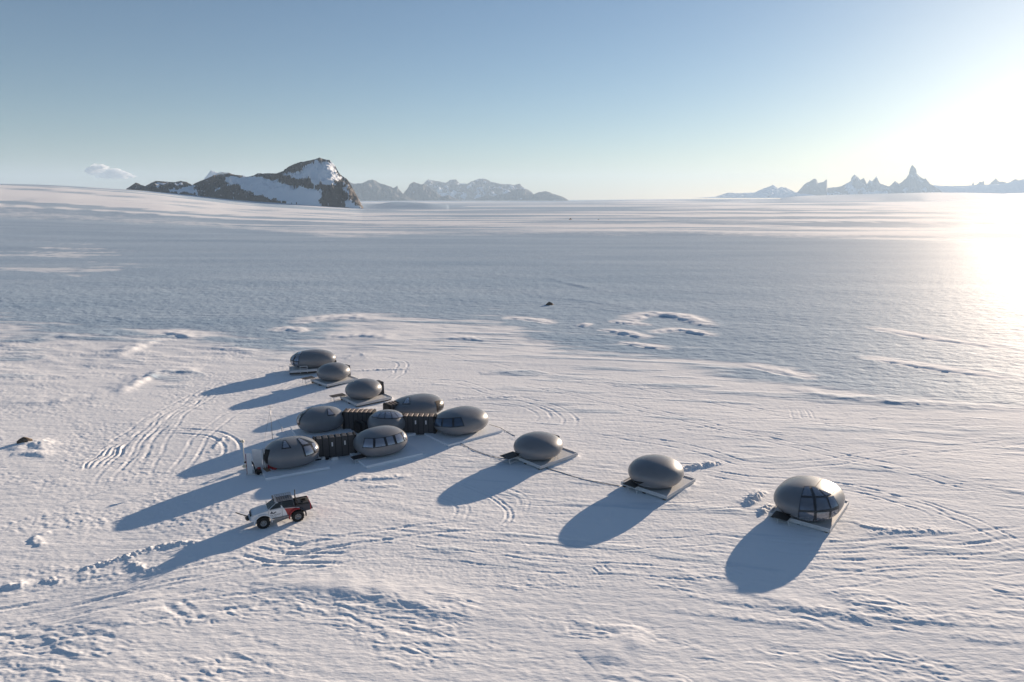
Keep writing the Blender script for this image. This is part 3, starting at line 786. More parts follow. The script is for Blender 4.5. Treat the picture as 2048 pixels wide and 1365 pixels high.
# ------------------------------------------------------------------ egg shaped pods
CAMO = np.array([0, 0, HC])
class Pod:
    """a shell of revolution-like superellipse: long axis u (bearing az), height H, floor at z0"""
    def __init__(s, cx, cy, az, L, W, H, z0, zf, s0, p, q, kz):
        a = math.radians(az)
        s.c = np.array([cx, cy]); s.ux = np.array([math.sin(a), math.cos(a)]); s.uy = np.array([-math.cos(a), math.sin(a)])
        s.rz = math.atan2(s.ux[1], s.ux[0]); s.L, s.W, s.H, s.z0 = L, W, H, z0
        s.zc = H * zf; s.cu = H - s.zc; s.cl = s.zc / ((1 - s0 ** q) ** (1 / q)); s.p, s.q, s.kz = p, q, kz
    def loc(s, P):
        d = P[..., :2] - s.c
        return np.stack([d @ s.ux, d @ s.uy, P[..., 2] - s.z0], -1)
    def f(s, p):
        x, y, z = p[..., 0], p[..., 1], p[..., 2] - s.zc
        k = np.maximum(.3, 1 + s.kz * np.clip(x / s.L, -1.3, 1.3))
        c = np.where(z > 0, s.cu, s.cl)
        return (np.abs(x / s.L) ** s.p + np.abs(y / s.W) ** s.p) ** (s.q / s.p) + np.abs(z / (c * k)) ** s.q
    def shell(s, nt=56, nph=144):
        rows = []
        th = np.linspace(math.pi / 2 - 1e-4, -math.pi / 2, nt * 2)
        def se(c, e): return np.sign(c) * np.abs(c) ** (2 / e)
        ph = np.linspace(0, 2 * math.pi, nph + 1)
        for t in th:
            r = se(np.cos(t), s.q); zz = se(np.sin(t), s.q)
            x = s.L * r * se(np.cos(ph), s.p); y = s.W * r * se(np.sin(ph), s.p)
            z = (s.cu if zz > 0 else s.cl) * zz * (1 + s.kz * x / s.L) + s.zc
            if z.max() < -.25: break
            rows.append([(a, b, max(-.12, c)) for a, b, c in zip(x, y, z)])
        return rows
    def hit(s, px, py):
        """local point where the sight line through a photo position meets the shell"""
        u = (px - CX) / F; v = (CY - py) / F
        d = np.array([u, cp + v * sp, -sp + v * cp])
        n = math.hypot(*(s.c)); t = np.linspace((n - 9) / d[1] * .8, (n + 9) / d[1] * 1.15, 900)
        t = np.linspace(n * .75, n * 1.35, 1600)
        P = s.loc(CAMO + t[:, None] * d)
        f = s.f(P); f = np.where(P[:, 2] < -.1, 99, f)
        I = np.where(f < 1)[0]
        k = I[0] if len(I) else int(np.argmin(f))
        return P[k]
    def onto(s, p, off):
        """push a local point out to the shell along its ray from the pod centre, plus an offset"""
        o = np.array([0, 0, s.zc]); d = p - o; n = np.linalg.norm(d); d = d / n
        lo, hi = .2, 9.0
        for _ in range(34):
            m = (lo + hi) / 2
            if s.f(o + d * m) < 1: lo = m
            else: hi = m
        e = 1e-3; q = o + d * lo
        g = np.array([s.f(q + e * k) - s.f(q - e * k) for k in np.eye(3)]); g /= np.linalg.norm(g)
        return q + g * off
    def patch(s, mb, rows, off, n=10, m=8, thick=.06):
        """a panel lying on the shell; rows = polylines in photo positions, top to bottom"""
        R = []
        for r in rows:
            r = np.array(r, float)
            l = np.concatenate([[0], np.cumsum(np.linalg.norm(np.diff(r, axis=0), axis=1))]); l /= l[-1]
            R.append(np.stack([np.interp(np.linspace(0, 1, n + 1), l, r[:, k]) for k in (0, 1)], -1))
        R = np.array(R); tv = np.linspace(0, len(R) - 1, m + 1)
        g = []
        for t in tv:
            i = min(int(t), len(R) - 2); w = t - i
            g.append([s.hit(*q) for q in R[i] * (1 - w) + R[i + 1] * w])
        top = [[s.onto(p, off) for p in row] for row in g]
        bot = [[s.onto(p, off - thick) for p in row] for row in g]
        mb.grid(top)
        ring = lambda G_: [G_[0][j] for j in range(n + 1)] + [G_[i][n] for i in range(1, m + 1)] + [G_[m][j] for j in range(n - 1, -1, -1)] + [G_[i][0] for i in range(m - 1, 0, -1)]
        a = ring(top); b = ring(bot)
        mb.grid([a + a[:1], b + b[:1]])
        return mb

def z5(pts): return [(670 + x * .10254, 830 + y * .10254) for x, y in pts]
def z4(pts): return [(480 + x * .10254, 830 + y * .10254) for x, y in pts]
def z1(pts): return [(560 + x * .11719, 680 + y * .11719) for x, y in pts]
def z2(pts): return [(570 + x * .11719, 770 + y * .11719) for x, y in pts]
def z3(pts): return [(770 + x * .11719, 770 + y * .11719) for x, y in pts]
def ze3(pts): return [(1440 + x * .18315, 930 + y * .18315) for x, y in pts]

def shrink(q, k):
    q = [np.array(p, float) for r in q for p in r]; c = sum(q) / len(q)
    return c, k

def make_pod(name, label, P, deck=None, snowdeck=False, group='grey egg shaped pods of the camp'):
    t = thing(name, label, 'pod', (P.c[0], P.c[1], P.z0), P.rz, group)
    mb = MB(); mb.grid(P.shell())
    sh = mb.build('shell', SHELL, t, smooth=True)
    if deck:
        u0, u1, v0, v1 = deck
        th = .30
        d = MB().box(((u0 + u1) / 2, (v0 + v1) / 2, -th / 2), (u1 - u0, v1 - v0, th)).build('deck', SNOWY if snowdeck else DECKM, t, bevel=.03)
        if not snowdeck:
            # raised rim along the edges and dark runners below
            r = MB()
            for a, b in (((u0 + .06, (v0 + v1) / 2), (.12, v1 - v0)), ((u1 - .06, (v0 + v1) / 2), (.12, v1 - v0 - .01))):
                r.box((a[0], a[1], .045), (b[0], b[1], .086))
            for vv in (v0 + .06, v1 - .06):
                r.box(((u0 + u1) / 2, vv, .04), (u1 - u0 - .25, .12, .078))
            r.build('deck_edge', WHITEM, d, bevel=.01)
            k = MB()
            for vv in (v0 + .35, (v0 + v1) / 2, v1 - .35):
                k.box(((u0 + u1) / 2, vv, -th - .16), (u1 - u0 - .1, .3, .3))
            k.build('runner', SKID, t)
    return t

def window(t, P, outer, panes, off=.03, glass=GLASS, frame=True, name='window', n=12, m=6, fm=FRAME):
    if frame:
        f = P.patch(MB(), outer, off, n, m, .12).build(name, fm, t, smooth=False)
    else: f = t
    for pn in panes:
        P.patch(MB(), pn, off + .03, 6, 6, .05).build('pane' if frame else 'window', glass, f, smooth=True)
    return f

def landing(t, P, px, py, size=(1.9, 1.35), zt=.3, legs=True, lz=None, side=-1, dz=0):
    """entrance step: a dark grating plate on a white stand"""
    x, y = at(px, py, P.z0 + zt)
    l = P.loc(np.array([x, y, P.z0 + zt]))
    pl = MB().box((l[0], l[1], zt), (size[0], size[1], .06)).build('entrance_step', PLATE, t, bevel=.01)
    vy = l[1] + side * size[1] / 2
    x0, x1 = l[0] - size[0] * .42, l[0] + size[0] * .38
    for xx in (x0, x1):
        MB().tube([(xx, vy, zt - .02), (xx, vy + side * .25, -P.z0 - .1)], .04, 6).build('leg', WHITEM, pl, smooth=True)
        MB().tube([(xx, vy + .9 * -side, zt - .02), (xx, vy + .9 * -side, -P.z0 - .1)], .03, 6).build('leg', WHITEM, pl, smooth=True)
    MB().tube([(x0, vy + side * .01, zt - .08), (x1, vy + side * .01, zt - .08)], .03, 6).build('rail', WHITEM, pl, smooth=True)
    MB().tube([(x0, vy + side * .17, -P.z0 * .55), (x1, vy + side * .08, zt - .35)], .03, 6).build('rail', WHITEM, pl, smooth=True)
    return l

def porch(t, P, width=1.5, h=1.95, v=0.3, out=.55, mat=PLATE):
    """little boxed entrance on the sunny end"""
    x = P.L * .93
    b = MB().box((x, v, h / 2), (out * 2, width, h), top=(.9, 1)).build('porch', mat, t, bevel=.03)
    MB().box((x + out - .02, v, h * .47), (.08, width * .7, h * .82)).build('door', SKID, b)

def door(t, P, rows, off=.03, mat=DARKIN):  # patch on the closed shell; default tone paints a doorway's unlit inside
    return P.patch(MB(), rows, off, 5, 8, .1).build('door', mat, t)

# --- three pods at the back left
p1 = Pod(-35.76, 119.54, 72, 3.97, 2.65, 2.94, .5, .444, .6, 2.5, 2.05, 0)
t = make_pod('egg_pod', 'farthest pod of the back row, long with a black framed glass end', p1, (-4.2, 4.0, -2.9, 2.7))
window(t, p1, [z1([(292, 205), (330, 185), (392, 180)]), z1([(182, 300), (260, 290), (338, 285)]), z1([(178, 370), (250, 375), (322, 380)]), z1([(205, 448), (262, 458), (322, 460)])],
       [[z1([(300, 208), (325, 198)]), z1([(240, 255), (272, 250)])], [z1([(338, 195), (378, 190)]), z1([(288, 250), (345, 262)])],
        [z1([(232, 268), (265, 264)]), z1([(192, 350), (225, 352)])], [z1([(283, 268), (336, 272)]), z1([(244, 360), (318, 366)])],
        [z1([(196, 366), (228, 368)]), z1([(212, 436), (240, 442)])], [z1([(250, 378), (316, 382)]), z1([(262, 446), (316, 450)])]], glass=GLASS)
rl = MB()
xa, ya = at(600, 736, .5); xb, yb = at(614, 735, .5)
la = p1.loc(np.array([xa, ya, .5])); lb = p1.loc(np.array([xb, yb, .5]))
for l in (la, lb): rl.tube([(l[0], -2.82, -.5), (l[0], -2.82, .75)], .05, 6)
rl.tube([(la[0], -2.82, .72), (lb[0], -2.82, .72)], .05, 6); rl.tube([(la[0], -2.82, .3), (lb[0], -2.82, .3)], .04, 6)
rl.build('railing', WHITEM, t, smooth=True)
porch(t, p1, 1.0, .9, -.2, .3)
p2 = Pod(-29.8, 110.57, 45, 2.78, 2.58, 2.7, .5, .444, .6, 2.05, 2.05, 0)
t = make_pod('egg_pod', 'windowless grey pod, middle one of the three standing behind the linked pods', p2, (-2.9, 2.9, -2.8, 2.6))
landing(t, p2, 616, 756, (2.0, 1.2), .25); porch(t, p2, 1.4, 1.8, .5)
p3 = Pod(-22.53, 99.96, 50, 2.77, 2.57, 2.74, .5, .444, .6, 2.05, 2.05, 0)
t = make_pod('egg_pod', 'windowless grey pod, nearest of the three behind the linked pods', p3, (-2.7, 3.2, -2.9, 2.6))
landing(t, p3, 675, 791, (2.2, 1.2), .25); porch(t, p3, 1.5, 1.95, .1, .6)

# --- the linked main pods
m1 = Pod(-25.16, 85.88, 62, 3.05, 2.54, 2.86, .3, .444, .6, 2.4, 2.2, 0)
t = make_pod('main_pod', 'left pod of the linked group, at the left end of the brown roofed corridor', m1, (-3.5, 3.4, -3.1, 2.8), True)
window(t, m1, [z2([(716, 408), (757, 404)]), z2([(725, 532), (866, 518)])], [[z2([(727, 420), (752, 418)]), z2([(737, 520), (845, 508)])]], n=6)
window(t, m1, [z2([(455, 388), (478, 384)]), z2([(372, 430), (392, 432)]), z2([(305, 498), (326, 506)]), z2([(262, 560), (280, 566)]), z2([(240, 620), (262, 622)]), z2([(240, 680), (262, 684)])], [], n=3, m=14, name='window_frame')
window(t, m1, [z2([(372, 432), (384, 436)]), z2([(300, 480), (312, 500)]), z2([(218, 570), (258, 568)]), z2([(205, 640), (238, 640)]), z2([(222, 690), (244, 694)])],
       [[z2([(360, 444), (372, 446)]), z2([(304, 486), (312, 496)])], [z2([(258, 530), (274, 535)]), z2([(222, 600), (238, 610)]), z2([(220, 650), (236, 652)])]], n=6, m=10, off=.02)
m2 = Pod(-13.36, 92.28, 60, 3.76, 3.01, 2.56, .3, .444, .6, 2.4, 2.2, .12)
t = make_pod('main_pod', 'rearmost pod of the linked group, a dark doorway on its sunlit right end', m2, (-4, 4, -3.3, 3.2), True)
window(t, m2, [z3([(368, 216), (425, 212)]), z3([(296, 334), (434, 334)])], [[z3([(378, 226), (414, 224)]), z3([(314, 324), (420, 324)])]], n=6)
door(t, m2, [z3([(852, 284), (930, 262)]), z3([(872, 330), (918, 325)]), z3([(884, 460), (908, 460)])], mat=SKID)
window(t, m2, [z3([(935, 268), (990, 262)]), z3([(925, 330), (1005, 330)]), z3([(912, 440), (1000, 420)])], [], n=8)
m3 = Pod(-16.24, 84.52, 50, 2.44, 2.44, 2.86, .3, .444, .6, 2.05, 2.2, 0)
t = make_pod('main_pod', 'small round middle pod of the linked group with a fan of roof windows', m3, (-2.7, 2.7, -2.7, 2.7), True)
fan = [[(1600, 462), (1660, 462), (1575, 572), (1470, 548)], [(1655, 462), (1715, 458), (1700, 584), (1572, 575)], [(1712, 458), (1805, 458), (1832, 584), (1698, 586)], [(1800, 460), (1858, 462), (1946, 574), (1828, 584)], [(1854, 462), (1912, 472), (2046, 548), (1942, 574)]]
for a, b, c, d in fan:
    def ins(p, k=.17):
        cx = (a[0] + b[0] + c[0] + d[0]) / 4; cy = (a[1] + b[1] + c[1] + d[1]) / 4
        return (p[0] + (cx - p[0]) * k, p[1] + (cy - p[1]) * .13)
    window(t, m3, [z2([a, b]), z2([d, c])], [[z2([ins(a), ins(b)]), z2([ins(d), ins(c)])]], n=6)
x, y = at(779, 850, 1.6); l = m3.loc(np.array([x, y, 1.6]))
hv = MB().box((l[0] + .55, l[1] + .45, 1.0), (1.25, 1.2, 1.1)).build('ventilation_box', WHITEM, t, bevel=.05)
sl = MB()
for k in range(4): sl.box((l[0] + .55, l[1] - .17, .62 + k * .25), (1.1, .03, .06))
sl.build('louvre', STEEL, hv)
m4 = Pod(-6.67, 85.16, 50.7, 3.67, 2.94, 2.91, .3, .444, .6, 2.4, 2.2, .10)
t = make_pod('main_pod', 'right pod of the linked group with a band of three dark windows', m4, (-4.3, 4.3, -3.4, 3.1), True)
window(t, m4, [z3([(850, 566), (900, 572), (1080, 570), (1302, 556)]), z3([(822, 702), (900, 716), (1120, 732), (1240, 724), (1358, 706)])],
       [[z3([(872, 584), (976, 586)]), z3([(848, 696), (958, 712)])], [z3([(1008, 586), (1146, 582)]), z3([(988, 714), (1150, 718)])], [z3([(1182, 580), (1290, 572)]), z3([(1186, 716), (1342, 698)])]], n=16, glass=CLEAR)
m5 = Pod(-15.74, 77.53, 55, 3.18, 2.65, 2.91, .3, .444, .6, 2.4, 2.2, .05)
t = make_pod('main_pod', 'front pod of the linked group with a curved band of four pale windows', m5, (-3.3, 3.9, -3.3, 2.7), True)
window(t, m5, [z5([(578, 452), (760, 460), (900, 448), (1060, 420), (1200, 378), (1312, 332)]), z5([(535, 648), (700, 655), (830, 645), (1000, 612), (1200, 572), (1330, 530), (1406, 490)])],
       [[z5([(594, 470), (744, 476)]), z5([(552, 630), (744, 640)])], [z5([(790, 472), (944, 456)]), z5([(790, 632), (986, 604)])], [z5([(990, 446), (1116, 418)]), z5([(1034, 598), (1166, 566)])],
        [z5([(1164, 402), (1270, 366)]), z5([(1212, 556), (1340, 514)])], [z5([(1292, 358), (1318, 346)]), z5([(1358, 506), (1396, 482)])]], n=20)
landing(t, m5, 717, 914, (1.6, 1.1), .18)
m6 = Pod(-25.22, 73.83, 62, 3.06, 2.55, 2.96, .3, .444, .6, 2.4, 2.2, 0)
t = make_pod('main_pod', 'front left pod of the linked group, with an open doorway beside white panels', m6, (-3.4, 3.6, -3.1, 2.8), True)
window(t, m6, [z4([(842, 504), (898, 498)]), z4([(812, 672), (1006, 652)])], [[z4([(856, 520), (890, 516)]), z4([(834, 654), (974, 642)])]], n=6)
window(t, m6, [z4([(1106, 464), (1168, 450), (1300, 490), (1432, 540)]), z4([(1200, 610), (1350, 590), (1490, 600)]), z4([(1266, 816), (1400, 776), (1548, 712)])],
       [[z4([(1128, 474), (1164, 466), (1332, 560)]), z4([(1216, 590), (1270, 582), (1334, 564)])], [z4([(1240, 628), (1366, 602)]), z4([(1286, 794), (1444, 750)])], [z4([(1390, 560), (1440, 550)]), z4([(1464, 728), (1530, 700)])]], n=14, m=8)
door(t, m6, [z4([(470, 672), (592, 684)]), z4([(465, 850), (548, 850)]), z4([(470, 1020), (552, 1000)])])

# --- the three single pods on the right
e1 = Pod(3.08, 75.9, 48, 2.98, 2.76, 2.63, .45, .444, .6, 2.05, 2.05, 0)
t = make_pod('egg_pod', 'windowless single pod nearest the linked group, its step jutting out to the left', e1, (-2.3, 3.9, -2.75, 2.5))
landing(t, e1, 1021, 911, (2.1, 1.5), .28); porch(t, e1, 1.3, 1.75, .2, .4)
pp = MB(); pp.tube([(.3, -2.5, 0), (.3, -2.5, .7)], .035, 6); pp.tube([(.75, -2.5, 0), (.75, -2.5, .75)], .035, 6); pp.build('vent_pipe', WHITEM, t, smooth=True)
door(t, e1, [[(1030, 907), (1040, 907)], [(1032, 912), (1038, 910)]])
e2 = Pod(15.27, 68.08, 42.3, 3.05, 2.83, 2.75, .45, .444, .6, 2.05, 2.05, 0)
t = make_pod('egg_pod', 'windowless single pod between the other two single pods on the right', e2, (-2.45, 3.6, -2.8, 2.75))
landing(t, e2, 1266, 967, (1.7, 1.5), .2); porch(t, e2, 1.2, 1.7, .3, .35)
door(t, e2, [[(1266, 961), (1288, 965)], [(1270, 964), (1280, 968)]])
e3 = Pod(28.72, 61.51, 38, 3.88, 2.99, 2.88, .45, .444, .6, 2.5, 2.05, 0)
t = make_pod('egg_pod', 'nearest pod on the far right with a big gridded glass wall', e3, (-3.1, 4.4, -2.75, 2.8))
window(t, e3, [ze3([(918, 234), (975, 230), (1025, 234), (1110, 272), (1215, 316)]), ze3([(884, 342), (1030, 346), (1150, 340), (1260, 380)]), ze3([(856, 500), (1030, 520), (1190, 500), (1294, 440)]), ze3([(848, 602), (930, 616), (1010, 622), (1120, 606), (1215, 566), (1290, 520)])],
       [[ze3([(926, 244), (972, 242)]), ze3([(892, 340), (1006, 346)])], [ze3([(1000, 244), (1030, 248), (1060, 262)]), ze3([(1040, 344), (1136, 346)])], [ze3([(1080, 272), (1150, 296)]), ze3([(1150, 338), (1212, 324)])],
        [ze3([(884, 364), (1012, 370)]), ze3([(870, 490), (1024, 500)])], [ze3([(1044, 370), (1150, 362)]), ze3([(1054, 500), (1196, 482)])], [ze3([(1172, 356), (1236, 342)]), ze3([(1212, 478), (1284, 446)])],
        [ze3([(868, 512), (1024, 522)]), ze3([(862, 594), (1014, 610)])], [ze3([(1054, 520), (1186, 512)]), ze3([(1052, 610), (1180, 586)])], [ze3([(1212, 506), (1286, 480)]), ze3([(1208, 568), (1278, 520)])]], n=14, m=14, glass=GLASSWALL, fm=MULLION)
sm = MB()
for r in ([(1040, 236), (1108, 152)], [(1228, 306), (1284, 246)]):
    r2 = [(x + 4, y + 2) for x, y in r]
    e3.patch(sm, [ze3(r), ze3(r2)], .03, 24, 1, .05)
sm.build('roof_seam', PLATE, t)
landing(t, e3, 1563, 1032, (1.5, 1.5), .12)
door(t, e3, [ze3([(640, 514), (775, 538)]), ze3([(690, 545), (735, 566)])])

# ------------------------------------------------------------------ corridors between pods
def corridor(label, a, b, h=2.35, w=1.3, n=6, vents=(), roof=PANEL, back=1):
    """black panelled link; a, b photo positions of the two ends of its visible foot"""
    A = np.array(at(*a, .15)); B = np.array(at(*b, .15)); d = B - A; ln = np.linalg.norm(d); d /= ln
    nrm = np.array([-d[1], d[0]])
    if nrm[1] < 0: nrm = -nrm
    c = (A + B) / 2
    t = thing('link_corridor', label, 'corridor', (c[0], c[1], .1), math.atan2(d[1], d[0]), 'black corridors linking the pods')
    s = 1 if (nrm @ np.array([-d[1], d[0]])) > 0 else -1
    MB().box((0, s * w / 2, h / 2), (ln, w, h)).build('body', PANEL, t, bevel=.02)
    rb = MB(); step = ln / n
    for k in range(n + 1):
        rb.box((-ln / 2 + k * step, s * w / 2, h / 2 + .02), (.08, w + .05, h + .05))
    rb.build('rib', SEAM, t, bevel=.02)
    rf = MB()
    for k in range(n):
        x0 = -ln / 2 + k * step + .09; x1 = x0 + step - .18
        rf.extrude([(x0, h + .005), (x1, h + .005), (x1 - .05, h + .07), (x0 + .05, h + .09)], s * .02, s * (w - .02))
    rf.build('roof_panel', roof, t)
    for k in vents:
        x = -ln / 2 + (k + .5) * step
        MB().box((x, -s * .012, h * .68), (.17, .03, .52)).build('window', WHITEM, t, bevel=.012)
    for e in (-1, 1):
        MB().box((e * (ln / 2 + .12), s * w / 2, h / 2 - .05), (.34, w + .5, h + .28), top=(1, .86)).build('collar', SEAM, t, bevel=.1)
    return t
corridor('black ribbed corridor with a brown roof and no slots, left of the hub pod', (690, 860), (744, 861), 2.45, 1.5, 6, (), COPPER)
corridor('black ribbed corridor with two pale slots right of the hub pod', (806, 868), (868, 869), 2.4, 1.2, 6, (2, 4), COPPER)
corridor('black ribbed corridor with two pale slots joining the two front pods', (634, 918), (710, 908), 2.35, 1.2, 6, (2, 4))
corridor('short brown roofed link behind the hub pod leading to the rearmost pod', (782, 842), (800, 838), 2.2, 1.6, 3, (), COPPER)
corridor('low dark link between the hub pod and the pale windowed front pod', (724, 866), (748, 860), 1.3, 1.4, 3, ())

# ------------------------------------------------------------------ white entrance panels and things around them
x, y = at(514, 944)
t = thing('entrance_shelter', 'white open fronted entrance shelter of upright panels at the left end of the linked pods', 'shelter', (x, y, 0), math.radians(10))
MB().box((-.62, -.55, 1.2), (.55, .1, 2.4)).build('panel', WHITEM, t, bevel=.015)
MB().box((-.925, -.55, 1.2), (.05, .14, 2.36)).build('edge_panel', REDP, t, bevel=.01)
MB().box((.05, .45, 1.25), (1.0, .1, 2.45)).build('panel', WHITEM, t, bevel=.015)
MB().box((.72, .3, 1.3), (.1, .6, 2.6)).build('panel', WHITEM, t, bevel=.015)
MB().box((.92, .25, 1.3), (.12, .5, 2.6)).build('panel', WHITEM, t, bevel=.015)
MB().box((-.1, 0, -.02), (1.9, 1.3, .12)).build('floor_panel', DECKM, t)
def bag(label, px, py, d, mat, rz=0.0, name='gear_bag', cat='bag', z=0.0):
    x, y = at(px, py, z)
    mb = MB(); n = 10
    rings = []
    for i in range(n + 1):
        a = -1 + 2 * i / n; k = max(.12, (1 - abs(a) ** 3.2)) ** .5
        rings.append([(a * d[0] / 2, d[1] / 2 * k * math.cos(b), d[2] / 2 + d[2] / 2 * k * math.sin(b) * (1 if math.sin(b) > 0 else .98)) for b in np.linspace(0, 2 * math.pi, 15)])
    mb.grid(rings)
    o = mb.build(name, mat, None, smooth=True); o.location = (x, y, z + max(0, gz(x, y))); o.rotation_euler = (0, 0, rz)
    return tag(o, label, cat)
x, y = at(517, 948)
t = thing('snow_blower', 'black upright machine with handles standing against the white entrance panels', 'snow blower', (x, y, 0), .4)
MB().box((0, 0, .35), (.75, .55, .5), top=(.8, .85)).build('body', BLACKP, t, bevel=.06)
MB().box((.1, 0, .66), (.4, .36, .16)).build('engine_cover', REDP, t, bevel=.05)
for s in (-.2, .2): MB().tube([(-.3, s, .5), (-.45, s, 1.25), (-.6, s, 1.5)], .045, 8).build('handle', BLACKP, t, smooth=True)
for s in (-.32, .32): MB().lathe([(.02, -.05), (.2, -.05), (.22, 0), (.2, .05), (.02, .05)], (0, s, .22), 'y', 16).build('wheel', TYRE, t, smooth=True)
def jerry(label, px, py, rz):
    x, y = at(px, py, .3)
    t = thing('fuel_can', label, 'fuel can', (x, y, .3), rz, 'red fuel cans by the doorway')
    MB().box((0, 0, .3), (.55, .32, .6), top=(.94, .9)).build('body', REDP, t, bevel=.05)
    hb = MB(); hb.tube([(-.16, 0, .6), (-.12, 0, .68), (.1, 0, .68), (.14, 0, .6)], .025, 6); hb.build('handle', BLACKP, t)
    MB().tube([(.2, 0, .58), (.24, 0, .68)], .04, 8).build('cap', BLACKP, t)
jerry('red fuel can nearest the dark doorway of the front left pod', 541, 937, .3)
jerry('red fuel can right of the other one, against the front left pod', 549, 939, -.2)
x, y = at(537, 943, .25)
o = MB().box((0, 0, .08), (2.3, .5, .07)).build('plank', ORANGE, None, bevel=.01); o.location = (x, y, .2); o.rotation_euler = (0, math.radians(4), math.radians(-50)); tag(o, 'weathered wooden plank lying as a ramp at the open doorway', 'plank')
x, y = at(555, 941)
o = MB().tube([(0, 0, -.1), (.02, .05, 1.0)], .04, 8).build('marker_post', WHITEM, None, smooth=True); o.location = (x, y, 0); tag(o, 'short white post beside the red fuel cans', 'post')
# left of the shelter
x, y = at(489, 922)
t = thing('lamp_post', 'thin pale pole with a cream lamp head left of the white entrance panels', 'lamp post', (x, y, 0))
MB().tube([(0, 0, -.2), (0, 0, 2.3)], [.045, .035], 8).build('pole', CREAM, t, smooth=True)
MB().lathe([(.02, -.16), (.16, -.12), (.2, 0), (.16, .12), (.02, .16)], (-.02, 0, 2.4), 'z', 16).build('lamp_head', CREAM, t, smooth=True)
MB().box((-.24, 0, 2.42), (.3, .22, .1)).build('bracket', STEEL, t, bevel=.02)
bag('pale bundle lying on the snow left of the white entrance panels', 493, 936, (.85, .5, .42), CREAM, .4)
o = MB().tube([(-.5, .1, .42), (-.15, .1, .75), (.2, 0, .72), (.5, -.05, .35)], .09, 8).build('hose', BLACKP, None, smooth=True); x, y = at(498, 934); o.location = (x, y, 0); tag(o, 'black bent hose looping over the snow left of the white entrance panels', 'hose')
x, y = at(502, 946)
t = thing('shovel', 'red snow shovel leaning on the left edge of the white entrance panels', 'shovel', (x, y, 0), .2)
MB().tube([(0, 0, .3), (.12, 0, 1.3)], .035, 8).build('handle', REDP, t, smooth=True)
MB().box((-.04, 0, .2), (.08, .42, .5), top=(.7, .7)).build('blade', REDP, t, bevel=.02)
# mast behind
x, y = at(545, 877)
t = thing('radio_mast', 'thin guyed radio mast behind the front left pod', 'mast', (x, y, 0))
MB().tube([(0, 0, -.2), (0, 0, 4.5)], [.04, .025], 8).build('pole', STEEL, t, smooth=True)
MB().tube([(-.35, 0, 4.15), (.35, 0, 4.15)], .02, 6).build('antenna', STEEL, t)
for a in (.3, 2.4, 4.5): MB().tube([(0, 0, 3.9), (1.9 * math.cos(a), 1.9 * math.sin(a), 0)], .008, 4).build('guy_wire', STEEL, t)
x, y = at(564, 862)
o = MB().tube([(0, 0, -.1), (0, .03, .55)], [.07, .05], 8).build('marker_post', WHITEM, None, smooth=True); o.location = (x, y, 0); tag(o, 'short white marker post on the snow between the two left pods', 'post')
x, y = at(611, 871)
o = MB().box((0, 0, .12), (.45, .3, .26), top=(.85, .8)).build('box', BLACKP, None, bevel=.04); o.location = (x, y, 0); tag(o, 'small black box on the snow in front of the one window left pod', 'box')
# odds and ends beside the front corridor
x, y = at(636, 926)
t = thing('sawhorse', 'white pole trestle leaning by the front corridor', 'trestle', (x, y, 0), .3)
MB().tube([(-.55, -.2, .05), (.0, .2, 1.0)], .04, 8).build('leg', WHITEM, t, smooth=True)
MB().tube([(.0, .2, 1.0), (.35, .3, .05)], .04, 8).build('leg', WHITEM, t, smooth=True)
MB().box((.62, .15, .3), (.5, .4, .6), top=(.8, .8)).build('footing', DECKM, t, bevel=.05)
bag('dark tarpaulin heap on the snow by the white trestle', 634, 925, (1.5, .6, .3), BLACKP, .3, 'tarpaulin', 'tarpaulin')
bag('flat dark coil of gear at the foot of the front corridor', 648, 921, (1.2, .6, .22), BLACKP, .2, 'gear_coil', 'gear')
for k, (px, py) in enumerate(((667, 919), (672, 925))):
    pass
x, y = at(669, 921)
o = MB().box((0, 0, .18), (.9, .5, .4), top=(.8, .7), shift=(.05, 0)).build('crate', WHITEM, None, bevel=.08); o.location = (x, y, 0); o.rotation_euler = (0, 0, .4); tag(o, 'white plastic crate on the snow in front of the front corridor', 'crate')

